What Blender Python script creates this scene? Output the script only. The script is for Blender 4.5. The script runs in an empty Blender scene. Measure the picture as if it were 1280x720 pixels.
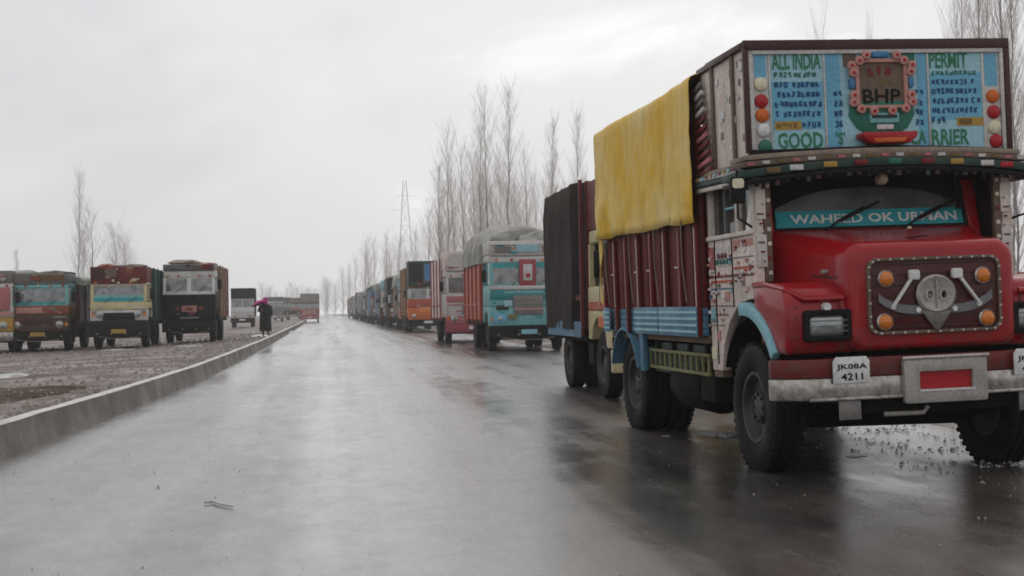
import bpy, bmesh, math, random
from mathutils import Matrix, Vector, noise
R = math.radians
rnd = random.Random(7)
scene = bpy.context.scene
C = scene.collection

# ---------------------------------------------------------------- camera
cam_data = bpy.data.cameras.new('camera')
cam = bpy.data.objects.new('camera', cam_data)
C.objects.link(cam)
cam_data.sensor_width = 36.0
cam_data.lens = 36.0 * 1700.0 / 1280.0
cam_data.clip_start = 0.1
cam_data.clip_end = 4000.0
cam.matrix_world = Matrix.Translation((0, 0, 1.35)) @ Matrix.Rotation(math.pi / 2 + 0.0147, 4, 'X') @ Matrix.Rotation(-0.018, 4, 'Z')
scene.camera = cam

# ---------------------------------------------------------------- sky
SUN_EL, SUN_AZ = R(48), R(12)          # azimuth measured from +Y towards +X
world = bpy.data.worlds.new('World')
scene.world = world
world.use_nodes = True
wn, wl = world.node_tree.nodes, world.node_tree.links
wn.clear()
wout = wn.new('ShaderNodeOutputWorld')
sky = wn.new('ShaderNodeTexSky')
sky.sky_type = 'NISHITA'
sky.sun_disc = False
sky.sun_elevation = SUN_EL
sky.sun_rotation = SUN_AZ
sky.air_density = 1.0
sky.dust_density = 4.0
bg_sky = wn.new('ShaderNodeBackground')
bg_sky.inputs['Strength'].default_value = 0.1
wl.new(sky.outputs[0], bg_sky.inputs[0])
tc = wn.new('ShaderNodeTexCoord')
mp = wn.new('ShaderNodeMapping')
mp.inputs['Scale'].default_value = (1.0, 1.0, 2.2)
mp.inputs['Location'].default_value = (6.18, 6.0, 0.5)
wl.new(tc.outputs['Generated'], mp.inputs[0])
n1 = wn.new('ShaderNodeTexNoise')
n1.inputs['Scale'].default_value = 3.0
n1.inputs['Detail'].default_value = 5.0
n1.inputs['Roughness'].default_value = 0.5
n1.inputs['Distortion'].default_value = 0.3
wl.new(mp.outputs[0], n1.inputs['Vector'])
cr = wn.new('ShaderNodeValToRGB')
e = cr.color_ramp.elements
e[0].position, e[0].color = 0.30, (0.56, 0.57, 0.59, 1)
e[1].position, e[1].color = 0.68, (0.98, 0.98, 0.985, 1)
m_ = cr.color_ramp.elements.new(0.48)
m_.color = (0.70, 0.70, 0.705, 1)
m_ = cr.color_ramp.elements.new(0.60)
m_.color = (0.75, 0.75, 0.75, 1)
m_ = cr.color_ramp.elements.new(0.64)
m_.color = (0.84, 0.84, 0.84, 1)
wl.new(n1.outputs['Fac'], cr.inputs[0])
bg_cloud = wn.new('ShaderNodeBackground')
bg_cloud.inputs['Strength'].default_value = 1.12
wl.new(cr.outputs[0], bg_cloud.inputs[0])
mixw = wn.new('ShaderNodeMixShader')
mixw.inputs[0].default_value = 0.93
wl.new(bg_sky.outputs[0], mixw.inputs[1])
wl.new(bg_cloud.outputs[0], mixw.inputs[2])
wl.new(mixw.outputs[0], wout.inputs['Surface'])

# ---------------------------------------------------------------- sun
sun_data = bpy.data.lights.new('sun', 'SUN')
sun_data.energy = 0.6
sun_data.angle = R(40)
sun_data.color = (1.0, 0.97, 0.93)
sun = bpy.data.objects.new('sun', sun_data)
C.objects.link(sun)
d_ = Vector((math.sin(SUN_AZ) * math.cos(SUN_EL), math.cos(SUN_AZ) * math.cos(SUN_EL), math.sin(SUN_EL)))
sun.rotation_euler = d_.to_track_quat('Z', 'Y').to_euler()
sun.location = d_ * 60

scene.view_settings.view_transform = 'Standard'
scene.view_settings.look = 'None'
scene.view_settings.exposure = 0.07
scene.view_settings.gamma = 1.0
scene.view_settings.use_curve_mapping = False
scene.render.engine = 'CYCLES'
scene.cycles.max_bounces = 6
scene.cycles.diffuse_bounces = 3
scene.cycles.glossy_bounces = 3
scene.cycles.transparent_max_bounces = 12
scene.cycles.volume_bounces = 2
scene.cycles.pixel_filter_type = 'BLACKMAN_HARRIS'
scene.cycles.filter_width = 1.75

# ---------------------------------------------------------------- materials
def nt(name):
    m = bpy.data.materials.new(name)
    m.use_nodes = True
    n, l = m.node_tree.nodes, m.node_tree.links
    return m, n, l, n['Principled BSDF']

def mixcol(n, l, fac, a, b):
    mx = n.new('ShaderNodeMix')
    mx.data_type = 'RGBA'
    for k, v in ((0, fac), (6, a), (7, b)):
        if hasattr(v, 'is_output') or hasattr(v, 'links'):
            l.new(v, mx.inputs[k])
        elif k == 0:
            mx.inputs[k].default_value = v
        else:
            mx.inputs[k].default_value = (v[0], v[1], v[2], 1)
    return mx.outputs[2]

def ramp(n, l, src, a, b, va=0.0, vb=1.0):
    r = n.new('ShaderNodeMapRange')
    r.inputs[1].default_value, r.inputs[2].default_value = a, b
    r.inputs[3].default_value, r.inputs[4].default_value = va, vb
    l.new(src, r.inputs[0])
    return r.outputs[0]

def noise_tex(n, l, vec, scale, detail=5.0, rough=0.55, sc=None):
    t = n.new('ShaderNodeTexNoise')
    t.inputs['Scale'].default_value = scale
    t.inputs['Detail'].default_value = detail
    t.inputs['Roughness'].default_value = rough
    if sc:
        mpn = n.new('ShaderNodeMapping')
        mpn.inputs['Scale'].default_value = sc
        l.new(vec, mpn.inputs[0])
        vec = mpn.outputs[0]
    l.new(vec, t.inputs['Vector'])
    return t.outputs['Fac']

def paint(name, col, rough=0.42, metal=0.0, dirt=0.35, dirtcol=(0.085, 0.07, 0.058), scale=2.5, bump=0.0, var=0.25, coat=0.0, bscale=40, streak=True, spec=0.3, spray=None):
    m, n, l, p = nt(name)
    t = n.new('ShaderNodeTexCoord').outputs['Object']
    big = noise_tex(n, l, t, scale, 6.0, 0.65)
    fine = noise_tex(n, l, t, scale * 14, 4.0, 0.6)
    c = mixcol(n, l, ramp(n, l, fine, 0.3, 0.7, 0.0, 1.0), [v * (1 - var) for v in col], [min(1, v * (1 + var * 0.5)) for v in col])
    d = ramp(n, l, big, 0.46, 0.72, 0.0, dirt)
    c = mixcol(n, l, d, c, dirtcol)
    if streak:
        st = noise_tex(n, l, t, 5.0, 5.0, 0.6, (3.5, 3.5, 0.35))
        c = mixcol(n, l, ramp(n, l, st, 0.52, 0.75, 0.0, dirt * 0.9), c, dirtcol)
    if spray:   # dried road spray thrown up from the wheels
        sz = n.new('ShaderNodeSeparateXYZ')
        l.new(t, sz.inputs[0])
        sp = n.new('ShaderNodeMath'); sp.operation = 'MULTIPLY'
        l.new(ramp(n, l, sz.outputs[2], spray[1], spray[0], 0.0, 0.85), sp.inputs[0])
        l.new(ramp(n, l, noise_tex(n, l, t, 11.0, 6.0, 0.75), 0.42, 0.62), sp.inputs[1])
        c = mixcol(n, l, sp.outputs[0], c, (0.075, 0.058, 0.046))
    l.new(c, p.inputs['Base Color'])
    l.new(ramp(n, l, big, 0.35, 0.7, rough * 0.8, min(1, rough * 1.45)), p.inputs['Roughness'])
    p.inputs['Metallic'].default_value = metal
    p.inputs['Specular IOR Level'].default_value = spec
    p.inputs['Coat Weight'].default_value = coat
    p.inputs['Coat Roughness'].default_value = 0.08
    if not bump:
        b = n.new('ShaderNodeBump')
        b.inputs['Strength'].default_value = 0.12
        b.inputs['Distance'].default_value = 0.03
        l.new(noise_tex(n, l, t, 3.5, 3.0), b.inputs['Height'])
        l.new(b.outputs[0], p.inputs['Normal'])
    if bump:
        b = n.new('ShaderNodeBump')
        b.inputs['Strength'].default_value = bump
        b.inputs['Distance'].default_value = 0.02
        l.new(noise_tex(n, l, t, bscale, 5.0), b.inputs['Height'])
        l.new(b.outputs[0], p.inputs['Normal'])
    return m

def glass_mat(name, tint=(0.30, 0.33, 0.34), refl=0.10, film=0.06):
    m, n, l, p = nt(name)
    n.remove(p)
    out = [x for x in n if x.type == 'OUTPUT_MATERIAL'][0]
    tr = n.new('ShaderNodeBsdfTransparent')
    tr.inputs[0].default_value = (*tint, 1)
    gl = n.new('ShaderNodeBsdfGlossy')
    gl.inputs['Roughness'].default_value = 0.08
    gl.inputs[0].default_value = (0.9, 0.92, 0.93, 1)
    fr = n.new('ShaderNodeFresnel')
    fr.inputs[0].default_value = 1.5
    tcn = n.new('ShaderNodeTexCoord').outputs['Object']
    f2 = n.new('ShaderNodeMath')
    f2.operation = 'ADD'
    l.new(fr.outputs[0], f2.inputs[0])
    l.new(ramp(n, l, noise_tex(n, l, tcn, 4.0), 0.35, 0.7, 0.0, refl), f2.inputs[1])
    mx = n.new('ShaderNodeMixShader')
    l.new(f2.outputs[0], mx.inputs[0])
    l.new(tr.outputs[0], mx.inputs[1])
    l.new(gl.outputs[0], mx.inputs[2])
    # diffuse grey mixed unevenly over the pane
    df = n.new('ShaderNodeBsdfDiffuse')
    df.inputs[0].default_value = (0.42, 0.43, 0.44, 1)
    mf = n.new('ShaderNodeMixShader')
    l.new(ramp(n, l, noise_tex(n, l, tcn, 2.2, 5.0), 0.3, 0.7, film * 0.5, film * 1.5), mf.inputs[0])
    l.new(mx.outputs[0], mf.inputs[1])
    l.new(df.outputs[0], mf.inputs[2])
    l.new(mf.outputs[0], out.inputs[0])
    return m

MAT = {}
def P(key, *a, **k):
    col = [v * (0.92 if min(a[0]) > 0.45 else 0.76) for v in a[0]]
    MAT[key] = paint(key, col, *a[1:], **k)
P('red', (0.42, 0.005, 0.011), 0.30, dirt=0.30, bump=0.10, bscale=5, coat=0.36, var=0.12, spec=0.2, dirtcol=(0.10, 0.02, 0.02), spray=(0.85, 1.35))
P('dark_red', (0.20, 0.008, 0.010), 0.4, dirt=0.4, spray=(0.75, 1.1))
P('maroon', (0.06, 0.012, 0.012), 0.4, dirt=0.3)
P('grille_maroon', (0.085, 0.006, 0.008), 0.35, dirt=0.2)
P('steel', (0.52, 0.49, 0.46), 0.26, metal=0.75, dirt=0.4, dirtcol=(0.16, 0.13, 0.11), spray=(0.6, 1.0))
P('silver_paint', (0.50, 0.47, 0.44), 0.35, metal=0.25, dirt=0.35)
P('tin', (0.27, 0.255, 0.24), 0.4, metal=0.4, dirt=0.35)
P('black', (0.008, 0.008, 0.009), 0.5, dirt=0.15, spec=0.12)
P('under', (0.012, 0.011, 0.010), 0.75, dirt=0.4, dirtcol=(0.03, 0.025, 0.021), spec=0.08)
P('rubber', (0.010, 0.010, 0.011), 0.65, dirt=0.3, dirtcol=(0.03, 0.026, 0.023), bump=0.15, spec=0.15)
P('rim', (0.05, 0.047, 0.044), 0.45, dirt=0.5, metal=0.2, dirtcol=(0.02, 0.017, 0.015))
P('cream', (0.74, 0.66, 0.59), 0.5, dirt=0.42, dirtcol=(0.16, 0.12, 0.10))
P('pink_cream', (0.76, 0.65, 0.60), 0.5, dirt=0.45, dirtcol=(0.20, 0.14, 0.12))
P('cream_yellow', (0.74, 0.64, 0.36), 0.45, dirt=0.25)
P('sky_blue', (0.17, 0.50, 0.72), 0.42, dirt=0.12, var=0.2)
P('pale_blue', (0.40, 0.68, 0.78), 0.45, dirt=0.15, var=0.2)
P('mid_blue', (0.05, 0.16, 0.30), 0.5, dirt=0.3)
P('ink_blue', (0.010, 0.075, 0.21), 0.5, dirt=0.05)
P('lip_blue', (0.30, 0.62, 0.72), 0.42, dirt=0.2)
P('body_blue', (0.10, 0.26, 0.40), 0.5, dirt=0.4)
P('green', (0.02, 0.19, 0.13), 0.5, dirt=0.2)
P('letter_green', (0.03, 0.24, 0.12), 0.5, dirt=0.1)
P('dark_green', (0.012, 0.05, 0.04), 0.5, dirt=0.3)
P('teal', (0.04, 0.40, 0.42), 0.4, dirt=0.22)
P('teal_light', (0.22, 0.55, 0.56), 0.4, dirt=0.25)
P('teal_band', (0.005, 0.24, 0.26), 0.4, dirt=0.2)
P('banner', (0.02, 0.40, 0.45), 0.45, dirt=0.08)
P('white', (0.78, 0.77, 0.75), 0.45, dirt=0.25)
P('plate_white', (0.72, 0.71, 0.70), 0.45, dirt=0.15)
P('off_white', (0.60, 0.58, 0.56), 0.5, dirt=0.35)
P('grey', (0.22, 0.22, 0.23), 0.5, dirt=0.35)
P('wood', (0.20, 0.14, 0.10), 0.7, dirt=0.4, bump=0.2)
P('wood_pale', (0.36, 0.29, 0.23), 0.7, dirt=0.45, bump=0.2)
P('plank_red', (0.17, 0.016, 0.014), 0.55, dirt=0.3, bump=0.15)
P('gold', (0.52, 0.32, 0.05), 0.45, dirt=0.2)
P('brown_gold', (0.20, 0.12, 0.025), 0.5, dirt=0.2)
P('orange', (0.75, 0.16, 0.02), 0.4, dirt=0.1)
P('orange_red', (0.55, 0.07, 0.02), 0.4, dirt=0.3)
P('brown_orange', (0.30, 0.075, 0.025), 0.45, dirt=0.35)
P('lamp_red', (0.50, 0.012, 0.02), 0.3, dirt=0.05)
P('lamp_cream', (0.72, 0.68, 0.48), 0.4, dirt=0.1)
P('amber', (0.80, 0.22, 0.01), 0.15, dirt=0.1, coat=0.6)
P('pink', (0.55, 0.17, 0.18), 0.5, dirt=0.2)
P('pink_dark', (0.42, 0.07, 0.10), 0.5, dirt=0.2)
P('rose', (0.62, 0.30, 0.26), 0.5, dirt=0.1)
P('magenta', (0.50, 0.015, 0.22), 0.6, dirt=0.05)
P('yellow_green', (0.24, 0.23, 0.085), 0.5, dirt=0.4)
P('brown_box', (0.10, 0.055, 0.03), 0.6, dirt=0.2)
P('cloth_black', (0.012, 0.011, 0.012), 0.9, dirt=0.1)
P('skin', (0.30, 0.17, 0.11), 0.6, dirt=0.0)
P('bark', (0.42, 0.39, 0.37), 0.9, dirt=0.4, bump=0.3)
P('twig', (0.52, 0.48, 0.46), 0.9, dirt=0.2)
P('galvanised', (0.30, 0.31, 0.32), 0.5, metal=0.3, dirt=0.2)
P('side_green', (0.015, 0.10, 0.075), 0.5, dirt=0.3)
P('load_grey', (0.33, 0.32, 0.28), 0.9, dirt=0.35, bump=0.3, bscale=12)
P('lens', (0.42, 0.45, 0.46), 0.12, metal=0.6, dirt=0.15)
P('bright_blue', (0.06, 0.24, 0.50), 0.45, dirt=0.15)
MAT['glass'] = glass_mat('windscreen_glass', (0.34, 0.37, 0.38), 0.20, 0.30)
MAT['glass_dark'] = glass_mat('dark_glass', (0.12, 0.14, 0.15), 0.05)
MAT['glass_haze'] = glass_mat('misted_glass', (0.4, 0.42, 0.43), 0.22)

def cloth(name, c1, c2, dirtcol, stretch=(5, 1.2, 0.4), rough=0.6, spec=0.25):
    m, n, l, p = nt(name)
    t = n.new('ShaderNodeTexCoord').outputs['Object']
    st = noise_tex(n, l, t, 1.6, 6.0, 0.6, (stretch[0], stretch[1] * 3, stretch[2]))
    bl = noise_tex(n, l, t, 1.1, 6.0, 0.65)
    c = mixcol(n, l, ramp(n, l, bl, 0.38, 0.62), c1, c2)
    c = mixcol(n, l, ramp(n, l, st, 0.50, 0.74, 0.0, 0.42), c, dirtcol)
    l.new(c, p.inputs['Base Color'])
    p.inputs['Roughness'].default_value = rough
    p.inputs['Specular IOR Level'].default_value = spec
    b = n.new('ShaderNodeBump')
    b.inputs['Strength'].default_value = 0.6
    b.inputs['Distance'].default_value = 0.05
    l.new(noise_tex(n, l, t, 6.0, 6.0, 0.6, (1, 1.0, 0.3)), b.inputs['Height'])
    l.new(b.outputs[0], p.inputs['Normal'])
    MAT[name] = m
cloth('tarp_yellow', (0.68, 0.41, 0.022), (0.73, 0.56, 0.22), (0.30, 0.17, 0.02))
cloth('tarp_dark', (0.042, 0.037, 0.033), (0.062, 0.055, 0.05), (0.022, 0.019, 0.017), rough=0.95, spec=0.05)
cloth('tarp_grey', (0.26, 0.26, 0.24), (0.40, 0.39, 0.35), (0.15, 0.14, 0.12), rough=0.9, spec=0.1)

# wet asphalt -----------------------------------------------------------
def road_material():
    m, n, l, p = nt('wet_asphalt')
    t = n.new('ShaderNodeTexCoord').outputs['Object']
    rot = n.new('ShaderNodeMapping')
    rot.inputs['Rotation'].default_value = (0, 0, R(-7.5))
    l.new(t, rot.inputs[0])
    v = rot.outputs[0]
    tracks = noise_tex(n, l, v, 0.5, 4.0, 0.5, (2.2, 0.05, 1))
    big = noise_tex(n, l, v, 0.35, 6.0, 0.6, (1.0, 0.45, 1))
    grain = noise_tex(n, l, v, 90.0, 3.0, 0.6)
    mid = noise_tex(n, l, v, 2.2, 6.0, 0.65, (1, 0.5, 1))
    c = mixcol(n, l, ramp(n, l, big, 0.35, 0.65), (0.040, 0.037, 0.035), (0.062, 0.057, 0.053))
    c = mixcol(n, l, ramp(n, l, mid, 0.45, 0.7, 0, 0.6), c, (0.075, 0.064, 0.056))
    c = mixcol(n, l, ramp(n, l, grain, 0.55, 0.75, 0, 0.7), c, (0.15, 0.135, 0.12))
    # the lane edge where trucks stand is browner and gritty
    sep = n.new('ShaderNodeSeparateXYZ')
    l.new(v, sep.inputs[0])
    ad = n.new('ShaderNodeMath'); ad.operation = 'ADD'
    l.new(sep.outputs[0], ad.inputs[0])
    l.new(ramp(n, l, big, 0.3, 0.7, -1.6, 1.6), ad.inputs[1])
    edge = ramp(n, l, ad.outputs[0], 1.8, 4.2)
    fleck = noise_tex(n, l, v, 26.0, 5.0, 0.75)
    brown = mixcol(n, l, ramp(n, l, fleck, 0.52, 0.66), (0.036, 0.027, 0.022), (0.13, 0.105, 0.085))
    c = mixcol(n, l, ramp(n, l, edge, 0.0, 1.0, 0.0, 0.85), c, brown)
    l.new(c, p.inputs['Base Color'])
    # a film of water: smoother where it stands, rougher where wheels threw it off
    s = n.new('ShaderNodeMath'); s.operation = 'ADD'
    l.new(ramp(n, l, tracks, 0.40, 0.60, 0.10, 0.32), s.inputs[0])
    l.new(ramp(n, l, mid, 0.35, 0.68, 0.0, 0.15), s.inputs[1])
    s2 = n.new('ShaderNodeMath'); s2.operation = 'ADD'
    l.new(s.outputs[0], s2.inputs[0])
    l.new(ramp(n, l, big, 0.4, 0.65, -0.04, 0.10), s2.inputs[1])
    l.new(s2.outputs[0], p.inputs['Roughness'])
    p.inputs['IOR'].default_value = 1.5
    p.inputs['Coat Weight'].default_value = 1.0
    p.inputs['Coat IOR'].default_value = 1.4
    cr_a = n.new('ShaderNodeMath'); cr_a.operation = 'ADD'
    l.new(ramp(n, l, s2.outputs[0], 0.1, 0.5, 0.16, 0.34), cr_a.inputs[0])
    l.new(ramp(n, l, edge, 0.0, 1.0, 0.0, 0.09), cr_a.inputs[1])
    l.new(cr_a.outputs[0], p.inputs['Coat Roughness'])
    cw_ = n.new('ShaderNodeMath'); cw_.operation = 'MULTIPLY'
    l.new(ramp(n, l, edge, 0.0, 1.0, 1.0, 0.55), cw_.inputs[0])
    patchy = noise_tex(n, l, v, 5.5, 7.0, 0.7, (1, 0.55, 1))
    mo = n.new('ShaderNodeMath'); mo.operation = 'MULTIPLY'
    l.new(ramp(n, l, fleck, 0.42, 0.62, 1.0, 0.80), mo.inputs[0])
    spots = noise_tex(n, l, v, 2.6, 5.0, 0.72, (1, 0.7, 1))
    mo2 = n.new('ShaderNodeMath'); mo2.operation = 'MULTIPLY'
    l.new(ramp(n, l, patchy, 0.49, 0.56, 1.0, 0.86), mo2.inputs[0])
    l.new(ramp(n, l, spots, 0.64, 0.70, 1.0, 0.62), mo2.inputs[1])
    l.new(mo2.outputs[0], mo.inputs[1])
    l.new(mo.outputs[0], cw_.inputs[1])
    l.new(cw_.outputs[0], p.inputs['Coat Weight'])
    b = n.new('ShaderNodeBump')
    l.new(ramp(n, l, edge, 0.0, 1.0, 0.26, 0.55), b.inputs['Strength'])
    b.inputs['Distance'].default_value = 0.005
    l.new(noise_tex(n, l, v, 60.0, 4.0, 0.6), b.inputs['Height'])
    b2 = n.new('ShaderNodeBump')
    b2.inputs['Strength'].default_value = 0.08
    b2.inputs['Distance'].default_value = 0.02
    l.new(noise_tex(n, l, v, 3.0, 5.0, 0.6), b2.inputs['Height'])
    l.new(b.outputs[0], b2.inputs['Normal'])
    l.new(b2.outputs[0], p.inputs['Normal'])
    bc = n.new('ShaderNodeBump')      # the water film follows the stones beneath it
    bc.inputs['Strength'].default_value = 0.30
    bc.inputs['Distance'].default_value = 0.006
    l.new(noise_tex(n, l, v, 38.0, 5.0, 0.7), bc.inputs['Height'])
    l.new(bc.outputs[0], p.inputs['Coat Normal'])
    return m
MAT['road'] = road_material()

def soil(name, cols, scales, rough=0.8, bump=0.6, spec=0.35):
    m, n, l, p = nt(name)
    t = n.new('ShaderNodeTexCoord').outputs['Object']
    a = noise_tex(n, l, t, scales[0], 7.0, 0.62)
    b_ = noise_tex(n, l, t, scales[1], 6.0, 0.65)
    c_ = noise_tex(n, l, t, scales[2], 4.0, 0.6)
    c = mixcol(n, l, ramp(n, l, a, 0.38, 0.62), cols[0], cols[1])
    c = mixcol(n, l, ramp(n, l, b_, 0.50, 0.66, 0, 0.8), c, cols[2])
    c = mixcol(n, l, ramp(n, l, c_, 0.58, 0.70, 0, 0.75), c, cols[3])
    l.new(c, p.inputs['Base Color'])
    l.new(ramp(n, l, a, 0.4, 0.65, rough, rough * 0.45), p.inputs['Roughness'])
    p.inputs['Specular IOR Level'].default_value = spec
    bp = n.new('ShaderNodeBump')
    bp.inputs['Strength'].default_value = bump
    bp.inputs['Distance'].default_value = 0.05
    l.new(b_, bp.inputs['Height'])
    bq = n.new('ShaderNodeBump')
    bq.inputs['Strength'].default_value = bump
    bq.inputs['Distance'].default_value = 0.015
    l.new(c_, bq.inputs['Height'])
    l.new(bp.outputs[0], bq.inputs['Normal'])
    l.new(bq.outputs[0], p.inputs['Normal'])
    MAT[name] = m
soil('verge_soil', ((0.072, 0.050, 0.040), (0.15, 0.11, 0.093), (0.30, 0.265, 0.25), (0.045, 0.032, 0.026)), (0.5, 3.0, 22.0))
soil('field', ((0.15, 0.13, 0.11), (0.26, 0.24, 0.22), (0.42, 0.41, 0.40), (0.08, 0.07, 0.06)), (0.06, 0.5, 5.0))
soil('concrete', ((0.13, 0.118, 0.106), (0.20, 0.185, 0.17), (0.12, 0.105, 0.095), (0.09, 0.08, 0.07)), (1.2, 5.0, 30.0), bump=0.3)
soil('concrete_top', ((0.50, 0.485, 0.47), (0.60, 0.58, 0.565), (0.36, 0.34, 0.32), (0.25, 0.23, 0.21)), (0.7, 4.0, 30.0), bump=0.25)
soil('snow', ((0.46, 0.44, 0.43), (0.60, 0.585, 0.58), (0.33, 0.29, 0.27), (0.16, 0.13, 0.115)), (1.5, 6.0, 25.0), rough=0.6)
soil('slush', ((0.30, 0.285, 0.28), (0.46, 0.45, 0.45), (0.16, 0.13, 0.115), (0.07, 0.058, 0.05)), (1.6, 5.0, 18.0), rough=0.45)
soil('mud', ((0.05, 0.032, 0.021), (0.07, 0.045, 0.03), (0.045, 0.03, 0.02), (0.035, 0.024, 0.017)), (0.7, 3.0, 20.0), rough=0.95, bump=0.4, spec=0.1)
soil('pebble', ((0.14, 0.12, 0.105), (0.24, 0.21, 0.19), (0.38, 0.33, 0.27), (0.08, 0.066, 0.058)), (3.0, 9.0, 30.0))

# ---------------------------------------------------------------- mesh helpers
class G:
    def __init__(s):
        s.b = bmesh.new()
    def face(s, vs):
        try:
            return s.b.faces.new(vs)
        except ValueError:
            return None
    def v(s, p):
        return s.b.verts.new(p)
    def box(s, a, c, M=None):
        xs, ys, zs = sorted((a[0], c[0])), sorted((a[1], c[1])), sorted((a[2], c[2]))
        p = [(xs[i], ys[j], zs[k]) for k in (0, 1) for j in (0, 1) for i in (0, 1)]
        if M is not None:
            p = [M @ Vector(q) for q in p]
        v = [s.v(q) for q in p]
        for f in ((0, 2, 3, 1), (4, 5, 7, 6), (0, 1, 5, 4), (2, 6, 7, 3), (0, 4, 6, 2), (1, 3, 7, 5)):
            s.face([v[i] for i in f])
        return s
    def bar(s, p0, p1, w, h):
        p0, p1 = Vector(p0), Vector(p1)
        d = p1 - p0
        L = d.length
        M = Matrix.Translation(p0) @ d.to_track_quat('Y', 'Z').to_matrix().to_4x4()
        return s.box((-w / 2, 0, -h / 2), (w / 2, L, h / 2), M)
    def prism(s, poly, axis, a, c):
        def put(q, t):
            return (t, q[0], q[1]) if axis == 0 else ((q[0], t, q[1]) if axis == 1 else (q[0], q[1], t))
        A = [s.v(put(q, a)) for q in poly]
        B = [s.v(put(q, c)) for q in poly]
        s.face(A[::-1]); s.face(B)
        k = len(poly)
        for i in range(k):
            s.face([A[i], A[(i + 1) % k], B[(i + 1) % k], B[i]])
        return s
    def loft(s, secs, closed=True, cap0=True, cap1=True):
        rows = [[s.v(p) for p in sec] for sec in secs]
        k = len(rows[0])
        for a, c in zip(rows[:-1], rows[1:]):
            for i in range(k if closed else k - 1):
                j = (i + 1) % k
                s.face([a[i], a[j], c[j], c[i]])
        if cap0: s.face(rows[0][::-1])
        if cap1: s.face(rows[-1])
        return s
    def lathe(s, prof, c, axis=0, seg=32, caps=True):
        secs = []
        for r, h in prof:
            row = []
            for i in range(seg):
                a = 2 * math.pi * i / seg
                u, w = r * math.cos(a), r * math.sin(a)
                q = (h, u, w) if axis == 0 else ((u, h, w) if axis == 1 else (u, w, h))
                row.append((c[0] + q[0], c[1] + q[1], c[2] + q[2]))
            secs.append(row)
        return s.loft(secs, True, caps, caps)
    def tube(s, pts, rad, seg=6, caps=True):
        pts = [Vector(p) for p in pts]
        if not isinstance(rad, (list, tuple)):
            rad = [rad] * len(pts)
        secs = []
        for i, p in enumerate(pts):
            d = (pts[min(i + 1, len(pts) - 1)] - pts[max(i - 1, 0)]).normalized()
            u = d.orthogonal().normalized() if i == 0 else (u - d * u.dot(d)).normalized()
            w = d.cross(u)
            secs.append([p + (u * math.cos(2 * math.pi * k / seg) + w * math.sin(2 * math.pi * k / seg)) * rad[i] for k in range(seg)])
        return s.loft(secs, True, caps, caps)
    def disc(s, x, z, y, r, depth=0.02, rz=None, seg=20):
        rz = rz or r
        pts = [(x + r * math.cos(2 * math.pi * i / seg), z + rz * math.sin(2 * math.pi * i / seg)) for i in range(seg)]
        return s.prism(pts, 1, y, y - depth)
    def ring(s, poly_out, poly_in, axis, a, c):
        k = len(poly_out)
        def put(q, t):
            return (t, q[0], q[1]) if axis == 0 else ((q[0], t, q[1]) if axis == 1 else (q[0], q[1], t))
        O = [[s.v(put(q, t)) for q in poly_out] for t in (a, c)]
        I = [[s.v(put(q, t)) for q in poly_in] for t in (a, c)]
        for i in range(k):
            j = (i + 1) % k
            s.face([O[0][i], O[0][j], O[1][j], O[1][i]])
            s.face([I[0][j], I[0][i], I[1][i], I[1][j]])
            s.face([O[1][i], O[1][j], I[1][j], I[1][i]])
            s.face([O[0][j], O[0][i], I[0][i], I[0][j]])
        return s

def rrect(x0, x1, z0, z1, r, k=4):
    pts = []
    for cx, cz, a0 in ((x1 - r, z1 - r, 0), (x0 + r, z1 - r, 90), (x0 + r, z0 + r, 180), (x1 - r, z0 + r, 270)):
        for i in range(k + 1):
            a = R(a0 + 90 * i / k)
            pts.append((cx + r * math.cos(a), cz + r * math.sin(a)))
    return pts

def obj(name, g, mat, parent=None, bevel=0.0, smooth=35, seg=2):
    b = g.b
    bmesh.ops.recalc_face_normals(b, faces=b.faces)
    if bevel:
        ed = [e_ for e_ in b.edges if len(e_.link_faces) == 2 and e_.calc_face_angle(0) > R(30)]
        bmesh.ops.bevel(b, geom=ed, offset=bevel, segments=seg, profile=0.5, affect='EDGES', clamp_overlap=True)
    me = bpy.data.meshes.new(name)
    b.to_mesh(me)
    b.free()
    me.materials.append(MAT[mat] if isinstance(mat, str) else mat)
    if smooth:
        for p_ in me.polygons:
            p_.use_smooth = True
        me.set_sharp_from_angle(angle=R(smooth))
    o = bpy.data.objects.new(name, me)
    C.objects.link(o)
    if parent is not None:
        o.parent = parent
    return o

def tag(o, label=None, cat=None, group=None, kind=None):
    if label: o['label'] = label
    if cat: o['category'] = cat
    if group: o['group'] = group
    if kind: o['kind'] = kind
    return o

def thing(name, label, cat, loc, rz=0.0, group=None):
    o = bpy.data.objects.new(name, None)
    C.objects.link(o)
    o.empty_display_size = 0.3
    o.location = loc
    o.rotation_euler = (0, 0, rz)
    return tag(o, label, cat, group)

def bx(name, a, c, mat, parent, bevel=0.0):
    return obj(name, G().box(a, c), mat, parent, bevel)

def text_mesh(txt):
    cu = bpy.data.curves.new('lettering', 'FONT')
    cu.body = txt
    cu.resolution_u = 2
    cu.offset = 0.022
    o = bpy.data.objects.new('lettering', cu)
    C.objects.link(o)
    me = bpy.data.meshes.new_from_object(o)
    bpy.data.objects.remove(o)
    bpy.data.curves.remove(cu)
    return me

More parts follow.
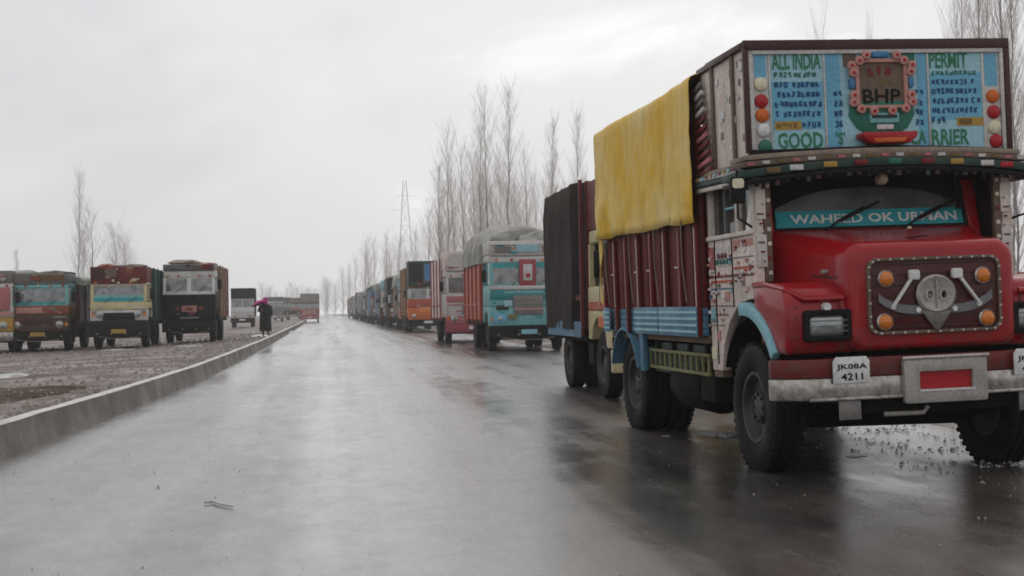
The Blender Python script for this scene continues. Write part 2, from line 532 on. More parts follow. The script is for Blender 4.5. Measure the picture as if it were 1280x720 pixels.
def lettering(txt, x0, x1, z0, z1, y, mat, parent, slope=0.0):
    """flat painted letters in the x-z plane, read from -y"""
    me = text_mesh(txt)
    xs = [v.co.x for v in me.vertices]; ys = [v.co.y for v in me.vertices]
    ax, bx_, ay, by = min(xs), max(xs), min(ys), max(ys)
    for v in me.vertices:
        u = (v.co.x - ax) / (bx_ - ax); w = (v.co.y - ay) / (by - ay)
        wob = noise.noise_vector(Vector((u * 7 + x0 * 9, w * 2.5, z0 * 5))) * (z1 - z0) * .05
        v.co = (x0 + u * (x1 - x0) + wob.x, y, z0 + w * (z1 - z0) + slope * u + wob.y)
    me.name = 'lettering'
    me.materials.append(MAT[mat])
    o = bpy.data.objects.new('lettering', me)
    C.objects.link(o)
    o.parent = parent
    return o

def scrawl(x0, x1, z0, z1, y, mat, parent, cell=0.048, rr=rnd, gap=0.07):
    """a row of worn painted letters, too blurred in the photograph to read"""
    g = G()
    x = x0
    h = z1 - z0
    t = h * 0.25
    while x + cell < x1 + 0.005:
        if rr.random() < gap:
            x += cell * 0.6
            continue
        w = cell * 0.86
        opts = [((0, 0), (0, 1)), ((1, 0), (1, 1)), ((0, 1), (1, 1)), ((0, .5), (1, .5)), ((0, 0), (1, 0)), ((0, 0), (1, 1)), ((0, 1), (1, 0)), ((.5, 0), (.5, 1))]
        for a, c in rr.sample(opts, rr.choice((3, 3, 4))):
            ax, az = x + t / 2 + a[0] * (w - t), z0 + t / 2 + a[1] * (h - t)
            cx, cz = x + t / 2 + c[0] * (w - t), z0 + t / 2 + c[1] * (h - t)
            dx, dz = cx - ax, cz - az
            L = math.hypot(dx, dz)
            nx, nz = -dz / L * t / 2, dx / L * t / 2
            yy = y - rr.random() * 0.0012
            g.face([g.v((ax + nx, yy, az + nz)), g.v((ax - nx, yy, az - nz)), g.v((cx - nx, yy, cz - nz)), g.v((cx + nx, yy, cz + nz))])
        x += cell
    return obj('lettering', g, mat, parent, smooth=0)

# ---------------------------------------------------------------- wheels
def wheel_meshes(r, w, detail):
    """tyre, rim, hub meshes centred at origin, outer face towards -x"""
    seg = 40 if detail else 20
    k = w / 2
    if detail:
        prof = [(r * .56, -k * .80), (r * .62, -k * .98), (r * .78, -k * 1.02), (r * .92, -k * .95), (r * .985, -k * .80), (r, -k * .70),
                (r, -k * .45), (r * .97, -k * .42), (r * .97, -k * .36), (r, -k * .33), (r, -k * .04), (r * .97, -k * .02), (r * .97, k * .02), (r, k * .04), (r, k * .33), (r * .97, k * .36), (r * .97, k * .42), (r, k * .45),
                (r, k * .70), (r * .985, k * .80), (r * .92, k * .95), (r * .78, k * 1.02), (r * .56, k * .8)]
    else:
        prof = [(r * .56, -k * .85), (r * .8, -k), (r * .96, -k * .85), (r, -k * .6), (r, k * .6), (r * .96, k * .85), (r * .56, k * .85)]
    g = G().lathe(prof, (0, 0, 0), 0, seg, False)
    rows = None
    if detail:  # shoulder lugs of the tread
        for i in range(44):
            a = 2 * math.pi * i / 44
            for sgn in (-1, 1):
                M = Matrix.Rotation(a, 4, 'X') @ Matrix.Translation((sgn * k * .74, 0, r * .985))
                g.box((-k * .16, -.016, -.01), (k * .16, .016, .014), M)
    me_t = obj('tyre', g, 'rubber', smooth=40)
    g = G().lathe([(r * .57, -k * .78), (r * .55, -k * .86), (r * .50, -k * .82), (r * .47, -k * .55), (r * .44, -k * .35), (r * .26, -k * .30), (r * .24, -k * .55), (r * .13, -k * .62), (0.001, -k * .62)], (0, 0, 0), 0, seg, False)
    if detail:
        for i in range(8):
            a = 2 * math.pi * i / 8
            cy, cz = r * .205 * math.cos(a), r * .205 * math.sin(a)
            g.lathe([(.016, -k * .70), (.016, -k * .5)], (0, cy, cz), 0, 6)
        g.lathe([(r * .57, k * .7), (r * .3, k * .5), (.001, k * .5)], (0, 0, 0), 0, seg, False)
    me_r = obj('rim', g, 'rim', smooth=40)
    out = (me_t.data, me_r.data)
    for o in (me_t, me_r):
        bpy.data.objects.remove(o)
    return out

WHEELS = {}
def wheel(parent, x, y, r=0.51, w=0.27, detail=0, flip=False, dual=False):
    key = (r, w, detail)
    if key not in WHEELS:
        WHEELS[key] = wheel_meshes(r, w, detail)
    t, rm = WHEELS[key]
    o = bpy.data.objects.new('wheel', t)
    C.objects.link(o)
    o.parent = parent
    o.location = (x, y, r - 0.006)
    if flip:
        o.rotation_euler = (0, 0, math.pi)
    q = bpy.data.objects.new('rim', rm)
    C.objects.link(q)
    q.parent = o
    if dual:
        q2 = bpy.data.objects.new('inner_tyre', t)
        C.objects.link(q2)
        q2.parent = o
        q2.location = (w * 1.12, 0, 0)
    return o

# ================================================================ THE SETTING
KP = [(-40, -3.0), (-10, -3.75), (0, -4.1), (13.4, -5.0), (25.3, -6.1), (33.5, -7.1), (52.7, -9.6), (133, -20.6), (200, -30.3), (320, -48.5), (640, -100.0)]
def kx_raw(d):
    for (a, xa), (b_, xb) in zip(KP[:-1], KP[1:]):
        if d <= b_:
            return xa + (xb - xa) * (d - a) / (b_ - a)
    return KP[-1][1]
def kx(d):
    w = min(6.0, 2.0 + abs(d) * 0.08)
    return sum(kx_raw(d + w * t) for t in (-1, -.5, 0, .5, 1)) / 5.0
DS = []
d_ = -30.0
while d_ < 600:
    DS.append(d_)
    d_ += 1.0 if d_ < 70 else (4.0 if d_ < 200 else 20.0)

def strip(offs, name, mat, kind='structure', ds=DS, rel=0.0, rs=1.0):
    """a sheet that follows the kerb line: offs = [(sideways offset, height)]"""
    g = G()
    rows = []
    for d in ds:
        x0 = kx(d)
        row = []
        for o_, z in offs:
            nz = noise.noise(Vector(((x0 + o_) * rs, d * rs, 3.1))) * rel
            row.append((x0 + o_, d, z + nz))
        rows.append(row)
    g.loft(rows, False, False, False)
    o = obj(name, g, mat, smooth=60)
    return tag(o, kind=kind)

# the ground far out to the horizon
g = G()
N = 24
rows = [[(-560 + 1160 * i / N, -30 + 630 * j / N, -0.09) for i in range(N + 1)] for j in range(N + 1)]
g.loft(rows, False, False, False)
tag(obj('ground', g, 'field', smooth=60), kind='structure')

strip([(0.02, -0.004), (1.5, 0.0), (3.5, 0.012), (5.5, 0.018), (8.5, 0.006), (9.6, 0.0), (10.2, -0.06)], 'road', 'road')
strip([(9.5, -0.02), (10.0, 0.012), (11.5, 0.03), (15, 0.06), (19, 0.08), (26, 0.0), (40, -0.05), (60, -0.11)], 'shoulder', 'verge_soil', rel=0.05, rs=0.5)
# kerb: battered face, paler top
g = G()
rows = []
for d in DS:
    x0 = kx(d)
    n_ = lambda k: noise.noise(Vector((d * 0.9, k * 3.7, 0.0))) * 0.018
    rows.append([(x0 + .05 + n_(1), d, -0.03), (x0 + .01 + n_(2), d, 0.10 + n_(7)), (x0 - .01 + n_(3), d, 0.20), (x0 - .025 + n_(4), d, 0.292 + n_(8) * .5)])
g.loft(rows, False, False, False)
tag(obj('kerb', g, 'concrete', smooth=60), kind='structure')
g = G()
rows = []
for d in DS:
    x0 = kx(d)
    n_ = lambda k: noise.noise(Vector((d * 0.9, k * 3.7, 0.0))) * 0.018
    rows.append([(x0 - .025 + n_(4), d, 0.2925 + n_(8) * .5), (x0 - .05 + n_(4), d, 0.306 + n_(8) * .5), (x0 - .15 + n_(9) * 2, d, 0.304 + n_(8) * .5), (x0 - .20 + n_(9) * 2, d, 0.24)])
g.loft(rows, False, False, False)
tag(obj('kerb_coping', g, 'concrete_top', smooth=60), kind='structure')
VP = [(.13, .272), (.5, .275), (1, .26), (2.2, .235), (3, .215), (4, .18), (5, .15), (6.5, .11), (9, .07), (14, .05), (22, .05), (40, .03), (70, -.12)]
def verge_z(x, d):
    """height of the verge beside the kerb, ruts and clods included"""
    o_ = kx(d) - x
    z = 0.0 if o_ < .13 else -.12
    for (a, za), (b_, zb) in zip(VP[:-1], VP[1:]):
        if a <= o_ <= b_:
            z = za + (zb - za) * (o_ - a) / (b_ - a)
    if .13 <= o_ < 40:
        k = min(1.0, (o_ - .2) * 2)
        z += k * (noise.noise(Vector((x * .9, d * .9, 3.1))) * .035 + noise.noise(Vector((x * 2.7, d * 2.7, 5.1))) * .016)
    return z
vd = []
d_ = 9.0
while d_ < 600:
    vd.append(d_)
    d_ += .3 if d_ < 30 else (.6 if d_ < 70 else (4.0 if d_ < 200 else 20.0))
vo = [.13 + .3 * k for k in range(40)] + [13, 14, 16, 18, 22, 30, 40, 70]
g = G()
g.loft([[(kx(d) - o_, d, verge_z(kx(d) - o_, d)) for o_ in vo] for d in [-30, -10, 0, 5] + vd], False, False, False)
tag(obj('verge', g, 'verge_soil', smooth=60), kind='structure')

def patch(name, label, cx, cy, rx, ry, h, mat, rz=0.0, seed=0, zf=None, cat='snow', flat=False, n=26, ragged=0.45):
    """a low lumpy patch with a ragged outline lying on the ground"""
    g = G()
    rings = 7
    rows = []
    ca, sa = math.cos(rz), math.sin(rz)
    for j in range(rings + 1):
        t = j / rings
        row = []
        for i in range(n * 2):
            a = math.pi * i / n
            wob = 1 + ragged * noise.noise(Vector((math.cos(a) * 1.8 + seed, math.sin(a) * 1.8, seed * .7))) + ragged * .6 * noise.noise(Vector((math.cos(a) * 5 + seed, math.sin(a) * 5, 4.0)))
            u, v = math.cos(a) * rx * t * wob, math.sin(a) * ry * t * wob
            x, y = cx + u * ca - v * sa, cy + u * sa + v * ca
            z0 = zf(x, y) if zf else 0.0
            z = h * (1 - t ** 2.5) * (0.75 + 0.8 * noise.noise(Vector((x * 3, y * 3, seed)))) if not flat else h
            row.append((x, y, z0 + max(z, 0.004 if not flat else h) - (0.012 if t == 1 else 0)))
        rows.append(row)
    g.loft(rows, True, True, False)
    o = obj(name, g, mat, smooth=60)
    o['kind'] = 'stuff'
    if label:
        tag(o, label, cat)
    return o
def vz(x, y): return verge_z(x, y) + 0.006
patch('mud_puddle', 'dark brown muddy patch on the grey verge beside the kerb', -8.0, 19.0, 1.75, 2.7, 0.012, 'mud', 0.1, 3, vz, 'mud', flat=True, ragged=0.3)
for i, (x, y, rx, ry, h, m_, la) in enumerate((
        (-9.7, 26.0, .45, .5, .05, 'slush', 'small lump of old snow on the verge near the mud patch'),
        (-6.55, 15.5, .5, .8, .025, 'slush', 'thin slush along the kerb next to the mud patch'),
        (-13.2, 45.5, .7, .6, .06, 'slush', 'dirty snow heap between the cream truck and the black truck'),
        (-11.2, 47.0, .5, .6, .05, 'slush', 'low snow patch on the ground before the black truck'),
        (-11.5, 62.0, .5, 1.6, .06, 'snow', 'snow patch at the feet of the person by the kerb'),
        (-14.2, 88.0, .6, 3.5, .09, 'slush', 'long slush ridge on the verge beyond the person'),
        )):
    patch('snow_patch' if m_ == 'snow' else 'slush_patch', la, x, y, rx, ry, h, m_, 0.15, i * 2.3 + 1, vz)
# slush under and beside the red truck
for i, (x, y, rx, ry, h, la) in enumerate((
        (2.1, 14.0, .20, .4, .04, 'small lump of slush in front of the rear wheel of the red truck'),
        )):
    patch('slush_patch', la, x, y, rx, ry, h, 'slush', 0.16, i * 1.7 + 9, lambda a, b: 0.022, ragged=.6)
for i, (px, py, r_) in enumerate(((3.75, 9.85, .02), (1.55, 13.9, .02), (2.95, 11.8, .05), (4.1, 12.0, .08))):
    patch('ice_scrap', 'small scrap of ice on the wet asphalt before the red truck', px, py, r_ * 2.2, r_ * 1.6, .018, 'snow', .4 * i, 20 + i, lambda a, b: 0.012, 'ice', ragged=.5)['group'] = 'scraps of ice on the asphalt'

# loose grit: far too many to count
def grit(name, label, pts, mat, seed):
    rr = random.Random(seed)
    g = G()
    for x, y, z, r in pts:
        k = rr.choice((4, 5))
        a0 = rr.random() * 6.28
        top = g.v((x + r * rr.uniform(-.2, .2), y + r * rr.uniform(-.2, .2), z + r * rr.uniform(.6, 1.0)))
        ring = [g.v((x + r * math.cos(a0 + 6.283 * i / k) * rr.uniform(.7, 1.3), y + r * math.sin(a0 + 6.283 * i / k) * rr.uniform(.7, 1.3), z - .003)) for i in range(k)]
        for i in range(k):
            g.face([ring[i], ring[(i + 1) % k], top])
    o = obj(name, g, mat, smooth=0)
    o['kind'] = 'stuff'
    return tag(o, label, 'grit')
pts = []
for i in range(2600):
    y = 5.5 + 13 * rnd.random() ** 1.4
    x = rnd.uniform(0.2, 6.0) if rnd.random() < .8 else rnd.uniform(-5, 6)
    if noise.noise(Vector((x * .8, y * .8, 0))) + rnd.random() * .9 < 0.35:
        continue
    pts.append((x, y, 0.010, rnd.uniform(.003, .008) if rnd.random() < .96 else rnd.uniform(.01, .018)))
grit('road_grit', 'scattered pale grit on the wet asphalt', pts, 'pebble', 1)
pts = []
for i in range(800):
    y = rnd.uniform(10.8, 14.6)
    x = rnd.gauss(3.85, .42) + (y - 12) * -.05
    if noise.noise(Vector((x * 2.2, y * 2.2, 8.0))) < -.05:
        continue
    pts.append((x, y, 0.016, .005 + .024 * rnd.random() ** 3))
grit('slush_lumps', 'broken lumps of slush lying under the red truck', pts, 'slush', 5)
pts = []
for i in range(5200):
    y = 13 + 60 * rnd.random() ** 1.8
    x = kx(y) - .3 - 9 * rnd.random() ** 1.3
    pts.append((x, y, verge_z(x, y), rnd.uniform(.012, .05) * (0.7 + y / 60)))
grit('verge_gravel', 'loose stones and clods strewn over the verge', pts, 'pebble', 2)

def gnd(px, py, z=0.0):
    """place of a picture point on level ground"""
    x, y = (px - 640) / 1700.0, -(py - 360) / 1700.0
    c, s = math.cos(-0.018), math.sin(-0.018)
    u, v = c * x - s * y, s * x + c * y
    Y, Z = math.cos(.0147) - v * math.sin(.0147), math.sin(.0147) + v * math.cos(.0147)
    t = (z - 1.35) / Z
    return u * t, Y * t
# twig on the road
g = G()
a = [gnd(255, 632), gnd(266, 631), gnd(275, 634), gnd(291, 637)]
g.tube([(x, y, .022) for x, y in a], [.008, .011, .010, .006], 5)
tag(obj('fallen_twig', g, 'twig'), 'thin dark twig lying on the open wet road', 'twig')

# ================================================================ THE RED TRUCK
HERO = thing('goods_truck', 'red bonneted truck with painted blue sign board and yellow tarpaulin over its load', 'truck', (3.02, 11.15, 0), R(9.1), 'trucks parked along the right of the road')
def build_red_truck(T):
    Y0 = -0.97
    # ---- wheels, axles, chassis
    for sx in (-1, 1):
        wheel(T, sx * 0.985, 0.0, .52, .27, 1, sx > 0)
        wheel(T, sx * 0.985, 3.9, .52, .27, 1, sx > 0, dual=True)
    g = G()
    for sx in (-.42, .42):
        g.box((sx - .04, -.95, .66), (sx + .04, 4.68, .88))
    for y in (-.9, .6, 1.8, 3.0, 4.6):
        g.box((-.38, y - .05, .68), (.38, y + .05, .86))
    g.box((-.4, -.75, .62), (.4, .75, 1.15))                       # engine
    obj('chassis', g, 'under', T)
    obj('front_axle', G().tube([(-.95, 0, .5), (-.6, 0, .40), (.6, 0, .40), (.95, 0, .5)], .065, 8), 'under', T)
    g = G()
    g.lathe([(.001, -.2), (.2, -.16), (.24, 0), (.2, .16), (.001, .2)], (0, 3.9, .52), 0, 16)
    g.tube([(-.9, 3.9, .51), (.9, 3.9, .51)], .085, 8)
    obj('rear_axle', g, 'under', T)
    for sx in (-.5, .5):
        for yc, zc in ((0, .60), (3.9, .64)):
            g = G()
            for k in range(5):
                L = .62 - k * .09
                g.box((sx - .04, yc - L, zc - k * .018), (sx + .04, yc + L, zc + .019 - k * .018))
            obj('leaf_spring', g, 'under', T)
    g = G().lathe([(.001, -.5), (.25, -.48), (.27, -.44), (.27, .44), (.25, .48), (.001, .5)], (0, 0, 0), 1, 18)
    bmesh.ops.translate(g.b, verts=g.b.verts, vec=(-.82, 2.05, .62))
    obj('fuel_tank', g, 'under', T)
    bx('battery_box', (-1.08, 1.05, .50), (-.62, 1.48, .86), 'under', T, .015)
    # ---- bumper
    def bump_sec(z0, z1, yo, ext=1.27):
        secs = []
        for i in range(25):
            x = -ext + 2 * ext * i / 24
            k = max(0, abs(x) - .95) / .32
            y = -1.12 + yo + .20 * k * k
            secs.append([(x, y, z0), (x, y, z1), (x, y + .06, z1), (x, y + .06, z0)])
        return G().loft(secs)
    o = obj('bumper', bump_sec(.655, .815, 0), 'steel', T, .012)
    obj('bumper_band', bump_sec(.8175, .955, .022, 1.26), 'dark_red', T, .01)
    bx('bumper_lip', (-1.05, -1.135, .650), (1.05, -1.10, .672), 'steel', T, .004)
    for i in (-1, 1):
        bx('bumper_bracket', (i * .42 - .05, -1.06, .66), (i * .42 + .05, -.8, .9), 'under', T)
    # centre plate of the bumper
    fr = obj('bumper_plate', G().ring(rrect(-.335, .315, .605, .935, .02, 2), rrect(-.215, .200, .705, .835, .008, 2), 1, -1.115, -1.165), 'silver_paint', T, .006)
    bx('plate_rim', (-.225, -1.176, .690), (.21, -1.166, .704), 'plate_white', fr)
    bx('red_inset', (-.22, -1.135, .70), (.205, -1.12, .84), 'lamp_red', fr)
    bx('top_rail', (-.35, -1.18, .925), (.33, -1.14, .952), 'steel', fr, .006)
    # number plates and the tabs below them
    for s_, mx in ((-1, -.735), (1, .68)):
        pl = obj('number_plate', G().prism([(mx - .14, .775), (mx + .14, .775), (mx + .14, .935), (mx + .115, .968), (mx - .115, .968), (mx - .14, .935)], 1, -1.135, -1.155), 'plate_white', T, .004)
        lettering('JK08A', mx - .118, mx + .118, .868, .918, -1.1575, 'black', pl)
        lettering('4211', mx - .085, mx + .085, .798, .850, -1.1575, 'black', pl)
        bx('mud_tab', (mx - .085, -1.10, .505), (mx + .085, -1.085, .652), 'tin', T, .006)
    g = G().tube([(-.44, -1.02, .525), (-.14, -1.04, .525), (-.11, -1.06, .575)], .018, 8)
    obj('towing_hook', g, 'silver_paint', T)
    bx('cross_member', (-.62, -1.02, .53), (.62, -.92, .66), 'under', T, .01)
    # ---- nose / bonnet
    def sec(y, w, top, bot, r):
        pts = rrect(-w, w, bot, top, r, 6)
        out = []
        for x, z in pts:
            crown = .045 * (1 - (x / w) ** 2) if z > top - .01 else 0
            out.append((x, y, z + crown))
        return out
    secs = [sec(-1.0, .60, 1.71, 1.04, .10), sec(-.992, .635, 1.745, 1.02, .11), sec(-.965, .665, 1.775, 1.0, .12), sec(-.92, .685, 1.79, .99, .13), sec(-.80, .69, 1.80, .99, .13),
            sec(-.6, .705, 1.825, .99, .14), sec(-.4, .74, 1.855, .99, .15), sec(-.2, .80, 1.885, .99, .16), sec(-.06, .88, 1.92, 1.0, .13), sec(.04, .945, 1.945, 1.0, .09), sec(.12, .955, 1.95, 1.0, .06)]
    bon = obj('bonnet', G().loft(secs), 'red', T, smooth=50)
    # bonnet seams, hinge and ribs
    bx('bonnet_seam', (-.012, -.93, 1.835), (.012, -.02, 1.845), 'maroon', bon)
    for sx in (-1, 1):
        obj('bonnet_seam', G().bar((sx * .688, -.86, 1.55), (sx * .735, -.35, 1.58), .012, .012), 'maroon', bon)
    for sx in (-1, 1):
        for k in range(6):
            y = -.78 + k * .075
            g = G().bar((sx * (.693 + k * .006), y, 1.26), (sx * (.693 + k * .006), y, 1.46), .03, .012)
            obj('louvre', g, 'dark_red', bon, .004)
        bx('bonnet_catch', (sx * .70 - .03, -.70, 1.585), (sx * .70 + .03, -.62, 1.615), 'silver_paint', bon, .006)
    # fenders
    for sx in (-1, 1):
        arch = []
        for i in range(9):
            a = R(104.9 + (143.4 - 104.9) * i / 8)
            arch.append((.78 * math.cos(a), .52 + .78 * math.sin(a)))
        prof = [(-.90, .985), (-.945, 1.15), (-.945, 1.30), (-.925, 1.41), (-.86, 1.485), (-.74, 1.52), (-.45, 1.53), (-.20, 1.53)] + arch
        f = obj('fender', G().prism(prof, 0, sx * 1.135, sx * .56), 'red', T, .045, 40, 3)
        # pale lip round the wheel arch
        g = G()
        secs = []
        for i in range(15):
            a = R(84 + (146 - 84) * i / 14)
            c_, s_ = math.cos(a), math.sin(a)
            secs.append([(sx * 1.10, c_ * .765, .52 + s_ * .765), (sx * 1.16, c_ * .76, .52 + s_ * .76), (sx * 1.163, c_ * .86, .52 + s_ * .86), (sx * 1.10, c_ * .87, .52 + s_ * .87)])
        obj('arch_lip', g.loft(secs), 'lip_blue', f, .008)
        secs = []
        for i in range(13):
            a = R(25 + (146 - 25) * i / 12)
            c_, s_ = math.cos(a), math.sin(a)
            secs.append([(sx * .62, c_ * .74, .52 + s_ * .74), (sx * 1.09, c_ * .74, .52 + s_ * .74), (sx * 1.09, c_ * .762, .52 + s_ * .762), (sx * .62, c_ * .762, .52 + s_ * .762)])
        obj('wheel_well', G().loft(secs), 'under', f)
        # ledge on top of fender
        g = G().tube([(sx * 1.125, -.21, 1.52), (sx * 1.13, -.45, 1.525), (sx * 1.11, -.86, 1.47), (sx * 1.0, -.955, 1.40), (sx * .70, -.965, 1.40)], .022, 6)
        obj('beading', g, 'red', f)
        obj('fender_seam', G().bar((sx * .72, -.952, 1.03), (sx * .72, -.952, 1.40), .008, .006), 'maroon', f)
        for k in range(5):
            obj('rivet', G().lathe([(.010, 0), (.008, -.006), (.001, -.008)], (sx * 1.06, -.945, 1.04 + k * .075), 1, 8), 'dark_red', f)
        # headlight
        cx = sx * .83
        h = obj('headlight', G().ring(rrect(cx - .185, cx + .185, 1.08, 1.315, .03), rrect(cx - .145, cx + .145, 1.115, 1.275, .025), 1, -.93, -.985), 'black', T, .006)
        obj('lens', G().loft([[(x, -.955 + dy, z) for x, z in rrect(cx - k, cx + k, 1.195 - k2, 1.195 + k2, .03)] for dy, k, k2 in ((.01, .145, .08), (-.012, .13, .068), (-.02, .09, .045))]), 'lens', h, smooth=60)
        g = G()
        for k in range(3):
            g.box((cx - .15, -.993, 1.15 + k * .04), (cx + .15, -.985, 1.157 + k * .04))
        obj('guard_bar', g, 'grey', h)
        obj('side_light', G().lathe([(.001, -.03), (.03, -.028), (.034, .0), (.034, .03)], (cx, -.955, 1.335), 1, 12), 'plate_white', T)
        # marker on the bonnet flank
        bx('flank_marker', (sx * .735 - .05, -.80, 1.575), (sx * .70 + .05, -.76, 1.60), 'off_white', T, .006) if False else None
    # ---- grille
    gr = obj('grille', G().prism(rrect(-.515, .515, 1.125, 1.665, .075, 5), 1, -.985, -1.012), 'grille_maroon', T, .004)
    obj('grille_rim', G().ring(rrect(-.53, .53, 1.11, 1.68, .085, 5), rrect(-.505, .505, 1.135, 1.655, .07, 5), 1, -.985, -1.03), 'wood', gr, .006)
    ro = rrect(-.5175, .5175, 1.1225, 1.6675, .078, 5)
    g = G()
    per = []
    L = 0
    for (xa, za), (xb, zb) in zip(ro, ro[1:] + ro[:1]):
        n_ = max(1, int(math.hypot(xb - xa, zb - za) / .045))
        for k in range(n_):
            per.append((xa + (xb - xa) * k / n_, za + (zb - za) * k / n_))
    for i, (x, z) in enumerate(per):
        if i % 2 == 0:
            g.disc(x, z, -1.03, .009, .008, seg=6)
    o = obj('rim_studs', g, 'off_white', gr)
    o['kind'] = 'stuff'
    for k in range(7):   # slats behind the ornaments
        z = 1.16 + k * .078
        bx('grille_slat', (-.49, -1.020, z), (.49, -1.013, z + .012), 'maroon', gr)
    for x, z in ((-.385, 1.525), (.385, 1.525), (-.405, 1.205), (.405, 1.205)):
        lm = obj('amber_lamp', G().lathe([(.066, 0), (.066, -.02), (.058, -.030), (.056, -.026)], (x, -1.012, z), 1, 20), 'steel', gr)
        obj('amber_lens', G().lathe([(.057, -.02), (.050, -.038), (.03, -.050), (.001, -.053)], (x, -1.012, z), 1, 18, True), 'amber', lm, smooth=60)
    for sx in (-1, 1):
        m = obj('mace_ornament', G().bar((sx * .345, -1.04, 1.315), (sx * .175, -1.04, 1.545), .036, .02), 'plate_white', gr, .004)
        obj('mace_head', G().prism(rrect(sx * .17 - .042, sx * .17 + .042, 1.51, 1.585, .015, 2), 1, -1.022, -1.06), 'plate_white', m, .006)
        g = G()
        secs = []
        for i in range(9):
            t = i / 8
            x = sx * (.09 + .36 * t)
            z = 1.285 + .10 * t ** 3
            secs.append([(x, -1.022, z - .035 * (1 - .3 * t)), (x, -1.035, z - .03), (x, -1.035, z + .03), (x, -1.022, z + .035)])
        obj('band_ornament', g.loft(secs), 'grey', gr)
        for k, x in enumerate((.145, .34)):
            obj('stud', G().disc(sx * x, 1.285 + .03 * k, -1.035, .02, .012, seg=10), 'plate_white', gr)
    em = obj('emblem', G().lathe([(.155, -.0), (.158, -.02), (.14, -.035), (.125, -.028)], (0, -1.022, 1.40), 1, 28), 'silver_paint', gr)
    for v in em.data.vertices:
        v.co.z = 1.40 + (v.co.z - 1.40) * .92
    obj('emblem_disc', G().disc(0, 1.40, -1.03, .128, .016, .117, 24), 'tin', em)
    for sx in (-1, 1):
        obj('emblem_ring', G().ring([(sx * .055 + .042 * math.cos(a * .5236), 1.395 + .05 * math.sin(a * .5236)) for a in range(12)], [(sx * .055 + .022 * math.cos(a * .5236), 1.395 + .03 * math.sin(a * .5236)) for a in range(12)], 1, -1.046, -1.058), 'silver_paint', em)
        obj('emblem_hole', G().disc(sx * .055, 1.395, -1.046, .021, .004, .029, 10), 'black', em)
    bx('emblem_bar', (-.008, -1.06, 1.30), (.008, -1.046, 1.50), 'silver_paint', em)
    obj('shield_ornament', G().prism([(-.115, 1.275), (.115, 1.275), (.085, 1.225), (.015, 1.135), (-.015, 1.135), (-.085, 1.225)], 1, -1.022, -1.045), 'tin', gr, .005)
    # ---- windscreen frame and glass
    op = [(-.845, 1.955), (.845, 1.955), (.83, 2.40), (-.83, 2.40)]
    ou = [(-.975, 1.70), (.975, 1.70), (.94, 2.52), (-.94, 2.52)]
    def tilt(y, z): return y + (z - 1.95) * .25
    def tring(po, pi, y0, y1):
        g = G()
        k = len(po)
        O = [[g.v((x, tilt(y, z), z)) for x, z in po] for y in (y0, y1)]
        I = [[g.v((x, tilt(y, z), z)) for x, z in pi] for y in (y0, y1)]
        for i in range(k):
            j = (i + 1) % k
            g.face([O[0][i], O[0][j], O[1][j], O[1][i]]); g.face([I[0][j], I[0][i], I[1][i], I[1][j]])
            g.face([O[1][i], O[1][j], I[1][j], I[1][i]]); g.face([O[0][j], O[0][i], I[0][i], I[0][j]])
        return g
    cw = obj('windscreen_frame', tring(ou, op, .14, .02), 'red', T, .015)
    obj('rubber_seal', tring(op, [(-.822, 1.975), (.822, 1.975), (.81, 2.385), (-.81, 2.385)], .085, .028), 'black', cw)
    g = G()
    g.prism([(-.835, 1.96), (.835, 1.96), (.822, 2.395), (-.822, 2.395)], 1, .055, .061)
    for v in g.b.verts:
        v.co.y = tilt(v.co.y, v.co.z)
    ws = obj('windscreen', g, 'glass', T)
    # banner stuck along the foot of the glass
    g = G()
    rows = []
    for i in range(21):
        x = -.815 + 1.63 * i / 20
        b = 1.978
        rows.append([(x, tilt(.048, b), b), (x, tilt(.048, b + .135), b + .135)])
    g.loft(rows, False, False, False)
    bn = obj('banner_strip', g, 'banner', ws)
    lt = lettering('WAHEED OK URMAN', -.69, .76, 2.006, 2.082, .0, 'white', bn)
    for v in lt.data.vertices:
        v.co.y = tilt(.044, v.co.z)
    # dark header board with an arched lower edge
    pts = [(.83 - 1.66 * i / 24, 2.30 - .17 * abs(1 - 2 * i / 24) ** 2.6) for i in range(25)]
    g = G().prism([(-.83, 2.50), (.83, 2.50)] + pts, 1, .02, .03)
    for v in g.b.verts:
        v.co.y = tilt(v.co.y, v.co.z) - .004
    obj('header_board', g, 'black', T)
    # wipers
    for x in (-.42, .26):
        w = obj('wiper', G().tube([(x, .0, 1.945), (x + .17, .02, 2.05), (x + .36, .055, 2.13)], .009, 5), 'black', T)
        obj('wiper_blade', G().bar((x + .14, .022, 2.02), (x + .50, .06, 2.175), .014, .02), 'black', w)
    obj('wiper_boss', G().lathe([(.02, 0), (.02, -.04), (.001, -.05)], (.30, .02, 1.94), 1, 10), 'lamp_cream', T)
    # mirror and lamp behind the glass
    g = G().tube([(-.03, .20, 2.40), (-.03, .19, 2.27)], .008, 5)
    g.prism(rrect(-.075, .015, 2.17, 2.28, .02, 3), 1, .15, .165)
    obj('inside_mirror', g, 'black', T)
    o = obj('roof_lamp', G().lathe([(.001, -.06), (.035, -.05), (.05, -.02), (.045, .03), (.02, .05)], (.035, -.10, 2.345), 1, 14), 'lamp_cream', T)
    obj('lamp_stem', G().tube([(.035, -.06, 2.36), (.035, .0, 2.44)], .012, 6), 'black', o)
    # hanging black tassels right of the glass
    for x, z in ((.70, 2.24), (.74, 2.16)):
        obj('tassel', G().tube([(x, -.02, 2.40), (x + .01, -.03, z), (x, -.03, z - .07)], [.006, .022, .03], 6), 'under', T)
    # cab interior
    bx('cab_floor', (-1.0, .13, .95), (1.0, .98, 1.0), 'under', T)
    bx('bench_seat', (-.9, .55, 1.0), (.9, .95, 1.42), 'brown_box', T, .04)
    bx('dashboard', (-.92, .13, 1.72), (.92, .32, 1.93), 'under', T, .02)
    g = G()
